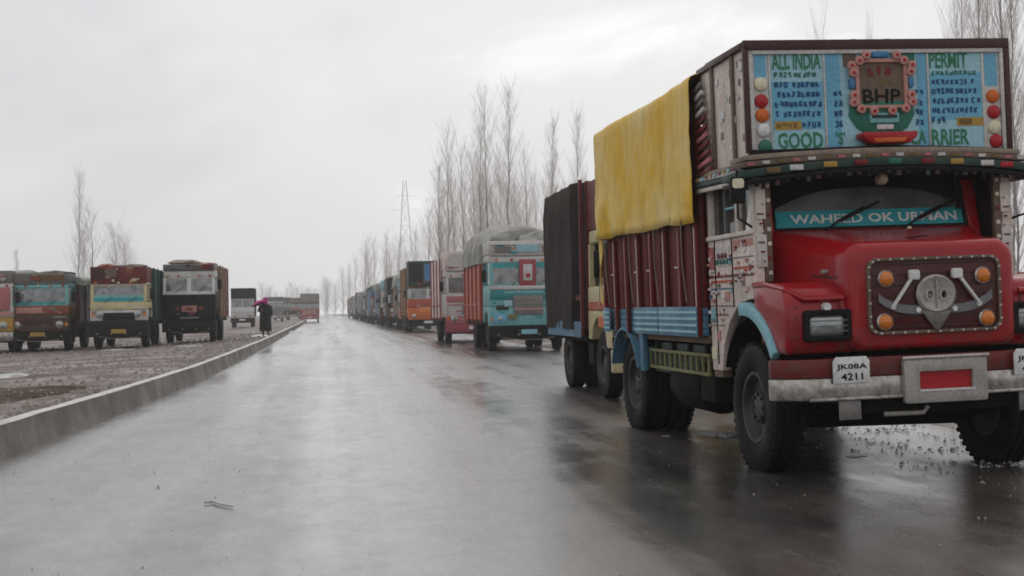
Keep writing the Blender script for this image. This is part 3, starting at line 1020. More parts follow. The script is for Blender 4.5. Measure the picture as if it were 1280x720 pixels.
    ring = [(-.45 + .2 * math.cos(a * .3927), .42 + .08 * math.sin(a * .3927), 1.88 + .17 * math.sin(a * .3927)) for a in range(17)]
    g.tube(ring, .014, 5, False)
    g.tube([(-.45, .42, 1.88), (-.45, .2, 1.7)], .018, 6)
    obj('steering_wheel', g, 'black', T)
    # ---- cab body sides
    for sx in (-1, 1):
        X0, X1 = sx * 1.02, sx * 1.105
        s = obj('cab_side', G().prism([(-.205, 1.93), (-.205, 1.415), (0, 1.405), (.25, 1.36), (.48, 1.23), (.66, 1.03), (.74, .80), (1.0, .80), (1.0, 1.93)], 0, X0, X1), 'pink_cream', T, .012)
        bx('cab_pillar', (X0, .92, 1.931), (X1, 1.0, 2.44), 'cream', T, .01)
        bx('cab_pillar', (X0, .17, 1.931), (X1, .245, 2.44), 'cream', T, .01)
        bx('cab_pillar', (X0, -.205, 1.931), (X1, -.13, 2.44), 'cream', T, .01)
        qw = bx('quarter_window', (sx * 1.055, -.129, 1.963), (sx * 1.062, .169, 2.384), 'glass_dark', T)
        obj('quarter_panel', G().prism([(-.129, 1.963), (.06, 1.963), (-.129, 2.30)], 0, sx * 1.066, sx * 1.08), 'white', qw)
        bx('cab_corner', (sx * .95, -.21, 1.54), (sx * 1.015, -.15, 2.44), 'wood', T, .01)
        for q in range(7):
            bx('corner_stud', (sx * .962, -.219, 1.60 + q * .115), (sx * .992, -.2105, 1.63 + q * .115), ('off_white', 'dark_red', 'lamp_cream')[q % 3], T)
            bx('corner_motif', (sx * 1.02, -.2265, 1.70 + q * .075), (sx * (1.035 + .02 * (q % 3)), -.2225, 1.715 + q * .075), ('grey', 'dark_red', 'wood')[q % 3], T)
        bx('cab_cheek', (sx * .935, -.149, 1.54), (sx * .96, .06, 2.44), 'under', T, .006)
        bx('window_sill', (X0 - sx * .01, -.20, 1.925), (sx * 1.135, .96, 1.962), 'cream', T, .006)
        bx('window_rail', (X0 + sx * .002, -.129, 2.385), (sx * 1.10, .169, 2.44), 'cream', T, .006)
        bx('window_rail', (X0 + sx * .002, .246, 2.385), (sx * 1.10, .918, 2.44), 'cream', T, .006)
        wn_ = bx('side_window', (sx * 1.055, .246, 1.963), (sx * 1.062, .918, 2.384), 'glass_dark', T)
        bx('window_bar', (sx * 1.063, .56, 1.963), (sx * 1.085, .585, 2.384), 'grey', wn_)
        bx('window_bar', (sx * 1.063, .246, 2.17), (sx * 1.080, .56, 2.188), 'lip_blue', wn_)
        # painted fields, seams and bands on the door
        items = [('paint_band', .32, .985, 1.60, 1.622, 'dark_red'), ('paint_band', .32, .985, 1.555, 1.578, 'orange_red'), ('paint_band', .32, .985, 1.50, 1.512, 'mid_blue'),
                 ('paint_band', .32, .985, 1.355, 1.365, 'grey'), ('paint_band', .50, .985, 1.28, 1.288, 'dark_red'), ('paint_band', .60, .985, 1.19, 1.197, 'grey'), 
                 ('door_seam', .335, .347, 1.35, 1.92, 'under'), ('door_seam', .80, .812, .86, 1.92, 'under'),
                 ('painted_field', .40, .74, 1.70, 1.86, 'off_white'), ('painted_field', .84, .96, 1.68, 1.87, 'pink'), ('painted_field', .44, .56, 1.40, 1.48, 'rose'), ('painted_field', .72, .79, 1.06, 1.15, 'rose'), ('painted_field', .84, .96, 1.22, 1.34, 'lip_blue'), ('painted_field', .84, .97, .90, 1.0, 'lamp_cream')]
        for k, (nm, y0, y1, z0, z1, m_) in enumerate(items):
            bx(nm, (sx * 1.1052, y0, z0), (sx * (1.109 + .0006 * k), y1, z1), m_, s)
        for k in range(7):
            obj('painted_flower', G().lathe([(.026, 0), (.02, sx * .01), (.001, sx * .012)], (sx * 1.118, .44 + k * .046, 1.735 + .05 * (k % 2)), 0, 8), 'dark_red' if k % 2 else 'green', s)
        rq = random.Random(5)
        for k in range(34):
            y0, z0 = rq.choice((.37, .45, .53, .61, .69, .85, .92)) + rq.uniform(-.01, .01), rq.uniform(1.20, 1.86)
            if y0 < .6 and z0 < 1.36: continue
            bx('painted_motif', (sx * 1.1052, y0, z0), (sx * (1.1125 + .0005 * k), y0 + rq.uniform(.02, .09), z0 + rq.uniform(.012, .04)), rq.choice(('plate_white', 'plate_white', 'white', 'dark_red', 'grey', 'rose', 'lip_blue', 'mid_blue', 'off_white')), s)
        for k in range(26):
            y0, z0 = rq.uniform(-.19, .26), rq.uniform(1.45, 1.88)
            bx('painted_motif', (sx * 1.1052, y0, z0), (sx * (1.1125 + .0005 * k), y0 + rq.uniform(.02, .07), z0 + rq.uniform(.012, .04)), rq.choice(('plate_white', 'white', 'dark_red', 'grey', 'rose', 'orange_red', 'off_white')), s)
        bx('door_handle', (sx * 1.106, .70, 1.46), (sx * 1.14, .80, 1.485), 'steel', s, .006)
        items = [('paint_band', 1.60, 1.622, 'dark_red'), ('paint_band', 1.66, 1.68, 'orange_red'), ('paint_band', 1.75, 1.76, 'grey'), ('paint_band', 1.84, 1.90, 'rose')]
        for nm, z0, z1, m_ in items:
            bx(nm, (sx * 1.1052, -.19, z0), (sx * 1.109, .31, z1), m_, s)
        bx('corner_panel', (sx * 1.0, -.222, 2.04), (sx * 1.085, -.211, 2.28), 'cream', T, .006)
        bx('corner_panel', (sx * 1.0, -.222, 1.66), (sx * 1.085, -.211, 1.92), 'off_white', T, .006)
        bx('sill_board', (sx * 1.0, .78, .74), (sx * 1.09, 1.0, .798), 'wood', T, .006)
        # mirrors on bent arms
        m = obj('mirror', G().prism(rrect(sx * 1.27 - .06, sx * 1.27 + .06, 2.16, 2.37, .025), 1, -.36, -.335), 'black', T, .004)
        obj('mirror_back', G().prism(rrect(sx * 1.27 - .045, sx * 1.27 + .045, 2.28, 2.355, .02), 1, -.376, -.361), 'lamp_cream', m)
        obj('mirror_arm', G().tube([(sx * 1.09, -.15, 2.38), (sx * 1.26, -.32, 2.42), (sx * 1.27, -.332, 2.05), (sx * 1.09, -.15, 1.98)], .011, 6), 'black', m)
    bx('cab_back', (-1.0, .985, 1.0), (1.0, 1.0, 1.98), 'grey', T)
    bx('cab_back_post', (-1.0, .985, 1.981), (-.62, 1.0, 2.44), 'grey', T)
    bx('cab_back_post', (.62, .985, 1.981), (1.0, 1.0, 2.44), 'grey', T)
    # ---- eave / visor: stacked boards, bowed, drooping to the sides
    def eave(y0, y1, z0, z1, w, droop, name, mat, bev=.006):
        secs = []
        for i in range(21):
            x = -w + 2 * w * i / 20
            dz = -droop * (x / w) ** 2
            yb = .10 * (x / w) ** 2
            secs.append([(x, y0 + yb, z0 + dz), (x, y0 + yb, z1 + dz), (x, y1, z1 + dz), (x, y1, z0 + dz)])
        return obj(name, G().loft(secs), mat, T, bev)
    eave(-.36, 0.12, 2.535, 2.575, 1.17, .03, 'eave_board', 'wood_pale')
    eave(-.40, 0.12, 2.490, 2.533, 1.20, .045, 'eave_board', 'wood')
    e3 = eave(-.44, 0.12, 2.425, 2.488, 1.24, .07, 'eave_board', 'dark_green')
    eave(-.43, 0.12, 2.385, 2.422, 1.24, .085, 'eave_fringe', 'black')
    for x, m_ in ((-.53, 'gold'), (-.80, 'off_white'), (-.98, 'brown_gold'), (-.28, 'dark_red'), (.53, 'gold'), (.80, 'off_white'), (.98, 'lamp_red'), (.28, 'dark_red'), (.0, 'green')):
        dz = -.07 * (x / 1.24) ** 2
        yy = -.44 + .10 * (x / 1.24) ** 2
        bx('reflector', (x - .055, yy - .012, 2.436 + dz), (x + .055, yy - .001, 2.478 + dz), m_, e3, .003)
    for k in range(20):
        x = -1.14 + k * .12
        dz = -.045 * (x / 1.2) ** 2
        yy = -.40 + .10 * (x / 1.2) ** 2
        bx('eave_stud', (x - .03, yy - .010, 2.50 + dz), (x + .03, yy + .001, 2.525 + dz), ('pink', 'off_white', 'brown_gold')[k % 3], e3)
    for k in range(30):
        x = -1.19 + 2.38 * k / 29
        dz = -.085 * (x / 1.24) ** 2
        yy = -.42 + .10 * (x / 1.24) ** 2
        bx('fringe_tassel', (x - .018, yy, 2.345 + dz + .012 * (k % 3)), (x + .018, yy + .012, 2.388 + dz), ('black', 'under', 'dark_green', 'maroon')[k % 4], e3)
    for sx in (-1, 1):   # side returns of the eave along the cab
        for k, (z, m_, xo) in enumerate(((2.50, 'wood_pale', 1.15), (2.455, 'off_white', 1.17), (2.41, 'dark_green', 1.185), (2.365, 'cream', 1.165))):
            obj('side_rail', G().bar((sx * xo, -.16, z - .02), (sx * xo, 1.02, z + .005), .05, .036), m_, T, .006)
        for k in range(9):
            bx('rail_reflector', (sx * 1.199, -.08 + k * .12, 2.448), (sx * 1.206, -.02 + k * .12, 2.472), ('dark_red', 'lip_blue', 'gold')[k % 3], T)
    # ---- head box above the cab
    bx('head_box_floor', (-1.1, -.18, 2.578), (1.1, 1.0, 2.60), 'wood', T)
    for sx in (-1, 1):
        bd = [(-.17, .10), (.11, .37), (.38, .64), (.65, .99)]
        for k, (y0, y1) in enumerate(bd):
            bx('side_board', (sx * 1.085, y0, 2.52), (sx * (1.112 + .004 * (k % 2)), y1, 3.40), 'pink_cream' if k % 2 == 0 else 'cream', T, .006)
        for y in (.105, .645):
            bx('corner_batten', (sx * 1.117, y - .03, 2.52), (sx * 1.135, y + .03, 3.41), 'wood', T, .004)
        obj('top_rail', G().bar((sx * 1.10, -.19, 3.425), (sx * 1.10, 1.02, 3.415), .09, .05), 'maroon', T, .008)
        rq = random.Random(11)
        for k in range(18):
            y0, z0 = rq.uniform(-.15, .50), rq.uniform(2.62, 3.34)
            bx('painted_motif', (sx * 1.1165, y0, z0), (sx * (1.1185 + .0005 * k), y0 + rq.uniform(.02, .08), z0 + rq.uniform(.02, .10)), rq.choice(('plate_white', 'white', 'rose', 'grey', 'wood_pale', 'off_white')), T)
        # slanting red and white ladder slats stacked against the side
        for k in range(11):
            z = 2.50 + k * .075
            obj('slat', G().bar((sx * 1.165, .60 + .022 * k, z + .04), (sx * 1.165, .985, z), .03, .042), ('plank_red', 'pink', 'dark_red')[k % 3] if k < 7 else ('grey', 'off_white')[k % 2], T, .005)
    rf = obj('roof_board', G().box((-1.12, -.20, 3.405), (1.12, 1.0, 3.432)), 'wood', T)
    bx('roof_plank', (-1.10, -.15, 3.452), (-.62, .9, 3.475), 'wood', rf, .004)
    for x in (-.16, .13):
        bx('roof_peg', (x - .02, -.12, 3.433), (x + .02, -.06, 3.485), 'wood', rf)
    # ---- sign board
    def pp(px, py):
        return ((px - 1099.5) * .00677, 3.432 - (py - (58 - (px - 932) * .018)) * .00645)
    YB = -.20
    sg = obj('sign_board', G().box((-1.125, YB, 2.575), (1.125, YB + .03, 3.43)), 'pale_blue', T)
    def R_(nm, x0, y0, x1, y1, mat, d, bev=0.0):
        a, b = pp(x0, y0), pp(x1, y1)
        return bx(nm, (a[0], YB - .0008, a[1]), (b[0], YB - d, b[1]), mat, sg, bev)
    R_('frame_bar', 932, 53.5, 1266, 60, 'maroon', .034, .004)
    R_('frame_bar', 931, 60.5, 937.5, 192, 'maroon', .034, .004)
    R_('frame_bar', 1259, 60.5, 1266, 192, 'maroon', .034, .004)
    R_('frame_trim', 938, 60.4, 1258.5, 65, 'off_white', .026, .003)
    R_('frame_trim', 938, 65.3, 943, 188, 'off_white', .026, .003)
    R_('frame_trim', 1254, 65.3, 1258.5, 188, 'off_white', .026, .003)
    # painted fields
    for x0, x1, y0, y1, m_ in ((944, 962, 66, 190, 'off_white'), (945.5, 960, 67, 98, 'sky_blue'), (1233, 1253.5, 66, 190, 'off_white'), (1235, 1251, 67, 108, 'sky_blue'),
                               (966, 1030, 66.5, 187, 'pale_blue'), (1033, 1051, 66.5, 184, 'sky_blue'), (1149, 1160, 66.5, 184, 'sky_blue'), (1164, 1231, 66.5, 187, 'pale_blue'),
                               (966, 1029, 104, 162, 'sky_blue'), (1164, 1230, 92, 150, 'sky_blue')):
        R_('painted_field', x0, y0, x1, y1, m_, .003 if m_ != 'sky_blue' else .0045)
    for x in (964, 1031.5, 1162, 1232):
        R_('divider', x - 1.1, 66, x + 1.1, 187, 'off_white', .012, .002)
    for x, y, m_ in ((952.5, 107, 'lamp_cream'), (952.5, 128, 'lamp_red'), (953, 145.5, 'orange'), (954, 164, 'plate_white'), (955, 184, 'green'),
                     (1244, 121, 'orange'), (1244.5, 141, 'lamp_red'), (1245, 160.5, 'lamp_cream'), (1246, 178, 'lamp_red')):
        a = pp(x, y)
        dk = obj('round_reflector', G().lathe([(.056, 0), (.056, -.012), (.046, -.022), (.001, -.026)], (a[0], YB - .004, a[1]), 1, 18), m_, sg, smooth=50)
    def LT(t, x0, x1, y0, y1, m_):
        a, b = pp(x0, y1), pp(x1, y0)
        sl = (pp(x1, y1)[1] - a[1])
        return lettering(t, a[0], b[0], a[1], a[1] + (pp(x0, y0)[1] - a[1]), YB - .0075, m_, sg, 0.0)
    LT('ALL INDIA', 967, 1028, 68, 89, 'letter_green')
    LT('PERMIT', 1164.5, 1213, 66, 86, 'letter_green')
    LT('GOOD', 971, 1027, 167, 187, 'letter_green')
    LT("'S'", 1043, 1055, 166, 182, 'letter_green')
    LT('CA', 1137, 1157, 164, 182, 'letter_green')
    LT('RRIER', 1164, 1212, 163, 183, 'letter_green')
    def SC(x0, x1, y0, y1, m_='ink_blue', cell=.040):
        a, b = pp(x0, y1), pp(x1, y1)
        scrawl(a[0], b[0], a[1], a[1] + (y1 - y0) * .00645, YB - .0065, m_, sg, cell)
    rows = ((92, 99, 'green'), (104, 112, 'ink_blue'), (116, 124, 'ink_blue'), (128, 136, 'ink_blue'), (140, 148, 'ink_blue'))
    for k, (y0, y1, m_) in enumerate(rows):
        SC(969, 1028 if k else 1026, y0, y1, m_)
    SC(1002, 1030, 153, 161)
    R_('gold_plate', 968, 153, 1001, 163, 'gold', .006)
    SC(970, 999, 155, 161, 'brown_gold', .045)
    for k, (y0, y1) in enumerate(((115, 122), (127, 135), (139, 147), (152, 161))):
        SC(1042, 1057, y0, y1); SC(1144, 1160, y0 - 2, y1 - 2)
    for k, (y0, y1, m_) in enumerate(((89, 95, 'green'), (100, 107, 'ink_blue'), (111, 119, 'ink_blue'), (123, 131, 'ink_blue'), (135, 143, 'ink_blue'))):
        SC(1166, 1230, y0, y1, m_)
    SC(1165, 1184, 147, 156)
    R_('gold_plate', 1197, 148, 1231, 158, 'gold', .006)
    R_('gold_plate', 1200, 149.5, 1216, 156.5, 'brown_gold', .008)
    # centre ornament
    YC = .012
    cx = lambda x, y: pp(x, y)
    R_('corner_patch', 1056, 67, 1072, 84, 'wood', .005)
    R_('corner_patch', 1128, 66, 1146, 84, 'green', .005)
    pts = [pp(x, y) for x, y in ((1062, 128), (1140, 127), (1143, 143), (1134, 160), (1122, 168), (1082, 169), (1069, 161), (1060, 146))]
    obj('leaf_ornament', G().prism(pts, 1, YB - .001, YB - .013), 'green', sg, .004)
    a, b = pp(1069, 137.5), pp(1135, 74.5)
    c_, d = pp(1074, 133.5), pp(1130, 79)
    fr = obj('window_frame', G().ring(rrect(a[0], b[0], a[1], b[1], .02), rrect(c_[0], d[0], c_[1], d[1], .012), 1, YB - .001, YB - .034), 'rose', sg, .005)
    bx('window_board', (c_[0] - .004, YB - .001, c_[1] - .004), (d[0] + .004, YB - .010, d[1] + .004), 'wood', fr)
    a, b = pp(1078, 131), pp(1126, 112)
    lettering('BHP', a[0], b[0], a[1], b[1], YB - .0135, 'black', fr)
    a, b = pp(1085, 97), pp(1119, 83)
    scrawl(a[0], b[0], a[1], b[1], YB - .0135, 'dark_red', fr, .07, gap=0)
    a, b = pp(1100, 108), pp(1118, 101)
    scrawl(a[0], b[0], a[1], b[1], YB - .0135, 'brown_gold', fr, .05, gap=0)
    fl = [(1083, 71), (1121, 70.5), (1066, 93), (1138, 91), (1066, 121), (1138, 120), (1074, 78), (1130, 77), (1064, 84), (1140, 83), (1065, 130), (1139, 129), (1074, 138), (1130, 137), (1090, 140.5), (1113, 140)]
    for k, (x, y) in enumerate(fl):
        a = pp(x, y)
        f = obj('flower', G().lathe([(.040, 0), (.036, -.016), (.02, -.022), (.001, -.018)], (a[0], YB - .036, a[1]), 1, 10), 'rose', sg, smooth=50)
        obj('flower_centre', G().lathe([(.016, 0), (.012, -.010), (.001, -.013)], (a[0], YB - .054, a[1]), 1, 8), 'lamp_red', f)
    for x0, y0, x1, y1 in ((1091, 66, 1112, 73), (1061, 100, 1068, 112), (1136, 98, 1142, 110)):
        R_('blue_ornament', x0, y0, x1, y1, 'bright_blue', .04, .008)
    R_('small_panel', 1085, 143, 1122, 155, 'teal_light', .03, .006)
    R_('small_panel', 1088, 145.5, 1119, 149, 'dark_green', .034)
    R_('small_panel', 1094, 157, 1115, 163, 'off_white', .026, .004)
    pts = [pp(x, y) for x, y in ((1068, 169), (1136, 167.5), (1136, 174), (1126, 182), (1080, 183), (1068, 175))]
    obj('red_ledge', G().prism(pts, 1, YB - .002, YB - .15), 'lamp_red', sg, .012)
    pts = [pp(x, y) for x, y in ((1080, 176.5), (1122, 175.5), (1119, 181), (1083, 182))]
    obj('ledge_plate', G().prism(pts, 1, YB - .151, YB - .16), 'orange', sg, .003)
    obj('board_foot', G().prism([pp(x, y) for x, y in ((938, 189), (1020, 186.5), (1099, 183.5), (1180, 184.5), (1260, 188), (1262, 192), (1099, 190), (938, 196))], 1, YB - .001, YB - .06), 'black', sg, .004)

    # ---- load body
    YA, YE = 1.04, 4.72
    XW = 1.16
    bx('load_floor', (-1.12, YA, 1.03), (1.12, YE, 1.10), 'wood', T)
    for y in [YA + .2 + k * .55 for k in range(7)]:
        bx('cross_beam', (-1.08, y, .885), (1.08, y + .07, 1.028), 'under', T)
    for sx in (-1, 1):
        n = 14
        for k in range(n):
            y0 = YA + (YE - YA) * k / n
            y1 = YA + (YE - YA) * (k + 1) / n - .012
            rx = .006 * ((k * 7) % 3)
            bx('plank', (sx * (XW - .05), y0, 1.345), (sx * (XW + rx - .005), y1, 3.28), 'plank_red', T, .004)
        for k in range(8):
            y = YA + .03 + (YE - YA - .08) * k / 7
            bx('post', (sx * (XW + .009), y - .03, 1.10), (sx * (XW + .05), y + .03, 2.10), 'plank_red' if k % 3 else 'dark_red', T, .008)
            bx('post_strip', (sx * (XW + .051), y - .014, 1.36), (sx * (XW + .056), y + .0, 2.06), 'rose' if k % 2 else 'pink_cream', T)
        for k in (1, 3, 4, 6):
            y = YA + .03 + (YE - YA - .08) * k / 7
            bx('hook_plate', (sx * (XW + .01), y + .05, 1.72), (sx * (XW + .03), y + .22, 1.735), 'off_white', T)
        for k in range(4):
            z = 1.10 + k * .062
            bx('side_rail', (sx * (XW - .05), YA, z), (sx * (XW + .008 - .0025 * k), YE, z + .058), 'body_blue', T, .004)
        segs = ((1.06, 2.32), (2.37, 3.28), (4.42, 4.70))
        for k in range(4):
            for (y0, y1) in segs:
                z = 1.125 + k * .058
                bx('pale_stripe', (sx * (XW + .0585), y0, z), (sx * (XW + .064), y1, z + .022), 'pale_blue', T)
        for (y0, y1) in segs:
            bx('stripe_board', (sx * (XW + .052), y0 - .01, 1.09), (sx * (XW + .0580), y1 + .01, 1.36), 'body_blue', T, .003)
        # rear mudguard
        secs = []
        for i in range(13):
            a = R(20 + 140 * i / 12)
            c_, s_ = math.cos(a), math.sin(a)
            secs.append([(sx * .70, 3.9 + c_ * .60, .52 + s_ * .60), (sx * 1.20, 3.9 + c_ * .60, .52 + s_ * .60), (sx * 1.20, 3.9 + c_ * .625, .52 + s_ * .625), (sx * .70, 3.9 + c_ * .625, .52 + s_ * .625)])
        obj('mudguard', G().loft(secs), 'body_blue', T)
        bx('guard_board', (sx * 1.12, 3.16, .70), (sx * 1.17, 3.30, 1.30), 'body_blue', T, .006)
        # yellow-green guard rail below the load body
        rl = bx('under_rail', (sx * 1.08, 1.10, .905), (sx * 1.11, 3.14, .935), 'yellow_green', T, .004)
        bx('rail_bar', (sx * 1.08, 1.10, .735), (sx * 1.11, 3.14, .765), 'yellow_green', rl, .004)
        for k in range(12):
            y = 1.12 + k * .18
            bx('rail_slat', (sx * 1.085, y, .766), (sx * 1.105, y + .035, .904), 'yellow_green', rl)
        bx('skirt_board', (sx * 1.03, 1.10, .70), (sx * 1.05, 3.14, 1.0), 'dark_green', T)
    for k in range(8):
        x0 = -1.1 + k * .276
        bx('tail_plank', (x0, YE - .03, 1.12), (x0 + .262, YE, 3.25), 'plank_red', T, .004)
        bx('headwall_plank', (x0, YA - .028, 1.12), (x0 + .262, YA - .002, 3.25), 'plank_red', T, .004)
    bx('tail_beam', (-1.12, YE - .05, .80), (1.12, YE + .02, 1.02), 'under', T)
    # ---- tarpaulin: folds hang from the top edge
    g = G()
    ys = [.93 + (4.75 - .93) * i / 90 for i in range(91)]
    rows = []
    for i, y in enumerate(ys):
        t = i / 90
        bot = 2.10 + .04 * t + .010 * math.sin(y * 4.1) + .016 * noise.noise(Vector((y * 2, 0, 0))) + .008 * noise.noise(Vector((y * 9, 0, 2)))
        top = 3.385 + .012 * math.sin(y * 2.0)
        row = []
        path = []
        for k in range(15):
            w = k / 14
            path.append((-1.225 - .0, bot + (top - .06 - bot) * w, 1 - w))
        path += [(-1.205, top - .02, 0), (-1.16, top, 0)]
        for k in range(1, 8):
            x = -1.16 + 2.32 * k / 8
            path.append((x, top + .07 * math.sin(math.pi * k / 8), 0))
        path += [(1.16, top, 0), (1.205, top - .02, 0)]
        for k in range(6):
            w = k / 5
            path.append((1.225, top - .06 - (top - .06 - bot) * w, w))
        for (x, z, hang) in path:
            f = noise.noise(Vector((y * 2.6 + z * .25, z * .5, 1.0 if x < 0 else 7.0))) * .055 + noise.noise(Vector((y * 8 + z * .8, z * .8, 3.0))) * .018 + (1 - abs(noise.noise(Vector((y * 2.2 - z * 1.9, z * 1.2, 9.0))))) ** 6 * .04 * hang + (1 - abs(noise.noise(Vector((y * 3.7 + z * 2.6, z * 1.7, 2.0))))) ** 8 * .022
            f *= (.35 + .65 * hang)
            sg_ = -1 if x < 0 else 1
            if abs(x) > 1.15:
                row.append((x + sg_ * (f + .012), y, z))
            else:
                row.append((x, y, z + noise.noise(Vector((x * 2, y * 2, 0))) * .02))
        rows.append(row)
    g.loft(rows, False, False, False)
    tp = obj('tarpaulin', g, 'tarp_yellow', T, smooth=80)
    sol = tp.modifiers.new('thick', 'SOLIDIFY'); sol.thickness = .006
    # the flap folded down at the tail
    g = G()
    rows = []
    for i in range(21):
        x = -1.2 + 2.4 * i / 20
        rows.append([(x, 4.745 + .02 * math.sin(i * 1.3) + .01 * k, 3.37 - k * .15) for k in range(9)])
    g.loft(rows, False, False, False)
    obj('tail_flap', g, 'tarp_yellow', T, smooth=80)
    obj('tarp_tail', G().loft([[(-1.24 + .02 * math.sin(k), 4.60 + .012 * k, 2.2 - .1 * k), (-1.23, 4.76 - .004 * k, 2.2 - .1 * k), (-1.215, 4.76 - .004 * k, 2.2 - .1 * k), (-1.225 + .02 * math.sin(k), 4.60 + .012 * k, 2.2 - .1 * k)] for k in range(9)]), 'tarp_yellow', T)
    for y in (1.35, 2.3, 3.3, 4.4):
        obj('tie_rope', G().tube([(-1.245, y, 2.14), (-1.235, y + .03, 1.75), (-1.21, y + .02, 1.40)], .007, 5), 'wood_pale', T)
    # dressed body: it leans a touch to the kerb side
    for ch in T.children:
        if ch.name.split('.')[0] not in ('wheel', 'front_axle', 'rear_axle'):
            ch.rotation_euler = (0, -0.022, 0)
build_red_truck(HERO)

# ================================================================ THE OTHER TRUCKS
def lorry(label, loc, rz, group, w=2.3, fo=1.1, wb=3.6, cab_l=1.7, cab_h=2.55, sill=0.75, glass_z=(1.65, 2.30), top='off_white', face='off_white', low=None, low_z=None,
          bumper='steel', frame='off_white', load_l=4.6, load_h=3.2, load_mat='plank_red', side_mat=None, roof=None, head=None, plates=(), split=True, lights=True, lod=1,
          tarp=None, dome=0.0, wheel_r=0.5, glass='glass', plate='plate_white', tilt=0.0, bonnet=None, front_open=False, tarp_from=0.0, sides=(-1, 1), name='goods_truck', load_ribs=True, sun_strip=None, stripe=None, bump_z=.42, side_plates=(), bundles=(), busy=None):
    T = thing(name, label, 'truck', loc, rz, group)
    hw = w / 2
    low_z = low_z or glass_z[0] - .35
    yf = -fo
    for sx in (-1, 1):
        wheel(T, sx * (hw - .17), 0, wheel_r, .26, 0, sx > 0)
        wheel(T, sx * (hw - .17), wb, wheel_r, .26, 0, sx > 0, dual=lod > 1)
    L1 = yf + cab_l + .12 + load_l
    g = G()
    for sx in (-.4, .4):
        g.box((sx - .05, yf + .1, .55), (sx + .05, L1 - .1, .80))
    g.box((-hw + .2, -.06, wheel_r - .06), (hw - .2, .06, wheel_r + .06))
    g.box((-hw + .2, wb - .08, wheel_r - .08), (hw - .2, wb + .08, wheel_r + .08))
    g.box((-.35, yf + .2, .5), (.35, .5, .75))
    g.box((-hw + .15, .75, .45), (-hw + .6, 1.6, .8)); g.box((hw - .6, .75, .45), (hw - .15, 1.6, .8))
    g.box((-hw + .3, yf + .3, .36), (hw - .3, 1.1, .60)); g.box((-hw + .25, L1 - .35, .42), (hw - .25, L1 - .25, .82))  # added dark plates hide bright ground, standing in for shade below
    obj('chassis', g, 'under', T)
    # cab: a shell with window openings, set back glass
    yb = yf + cab_l
    rake = .10
    def fy(z): return yf + max(0, z - glass_z[0]) * rake
    zt = cab_h
    low = low or face
    lower = obj('cab_lower', G().prism([(yf, sill), (yf, low_z - .004), (yb, low_z - .004), (yb, sill + .1), (.58, sill + .1), (.45, sill + .30), (.2, sill + .42), (-.2, sill + .42), (-.45, sill + .30), (-.58, sill)], 0, -hw, hw), low, T, .03 if lod else 0)
    mid = obj('cab_panel', G().prism([(yf, low_z), (yf, glass_z[0]), (yb, glass_z[0]), (yb, low_z)], 0, -hw + .003, hw - .003), face, T, .025 if lod else 0)
    g = G()
    yt = fy(zt)
    g.prism([(fy(glass_z[1]), glass_z[1]), (yt + .02, zt - .06), (yt + .12, zt), (yb, zt), (yb, glass_z[1])], 0, -hw + .03, hw - .03)
    obj('cab_roof', g, top, T, .03 if lod else 0)
    za, zb = glass_z[0] + .002, glass_z[1] - .002
    for sx in (-1, 1):
        for y0, y1 in ((0, .09), (.80, .90), (cab_l - .12, cab_l)):
            obj('window_post', G().prism([(fy(za) + y0, za), (fy(za) + y1, za), (fy(zb) + y1 if y0 < .5 else fy(za) + y1, zb), (fy(zb) + y0 if y0 < .5 else fy(za) + y0, zb)], 0, sx * (hw - .02), sx * (hw - .10)), frame, T)
    if split:
        obj('window_post', G().prism([(fy(za), za), (fy(za) + .05, za), (fy(zb) + .05, zb), (fy(zb), zb)], 0, -.045, .045), frame, T)
    # glazing
    panes = ((-hw + .10, -.045), (.045, hw - .10)) if split else ((-hw + .10, hw - .10),)
    for x0, x1 in panes:
        gl = obj('windscreen', G().prism([(fy(za) + .035, za), (fy(za) + .041, za), (fy(zb) + .041, zb), (fy(zb) + .035, zb)], 0, x0, x1), glass, T)
        if lod:
            k = .03
            obj('glass_frame', G().ring([(x0, za), (x1, za), (x1, zb), (x0, zb)], [(x0 + k, za + k), (x1 - k, za + k), (x1 - k, zb - k), (x0 + k, zb - k)], 1, 0, .02), frame, gl)
            for ch in gl.children:
                for v in ch.data.vertices:
                    v.co.y += fy(v.co.z) + .008
            if sun_strip:
                for s_ in sun_strip:
                    z0_, z1_ = zb - s_[1], zb - s_[0]
                    obj('glass_strip', G().prism([(fy(z0_) + .024, z0_), (fy(z0_) + .030, z0_), (fy(z1_) + .030, z1_), (fy(z1_) + .024, z1_)], 0, x0 + .04, x1 - .04), s_[2], gl)
    for sx in sides:
        obj('side_window', G().prism([(fy(za) + .1, za), (fy(za) + .79, za), (fy(za) + .79, zb), (fy(zb) + .1, zb)], 0, sx * (hw - .045), sx * (hw - .052)), glass, T)
    # interior so that the glass looks into a cab
    bx('seat_back', (-hw + .15, yb - .45, sill + .5), (hw - .15, yb - .25, glass_z[0] + .35), 'brown_box', T)
    bx('cab_back', (-hw + .1, yb - .05, glass_z[0] + .002), (hw - .1, yb - .005, glass_z[1] - .002), 'grey', T)
    # front fittings
    bp = bx('bumper', (-hw - .02, yf - .16, bump_z), (hw + .02, yf - .01, sill - .01), bumper, T, .02 if lod else 0)
    if plate:
        bx('number_plate', (-.25, yf - .175, .54), (.25, yf - .161, .68), plate, bp)
    bx('bumper_stay', (-.5, yf - .02, .52), (.5, yf + .25, .70), 'under', T)
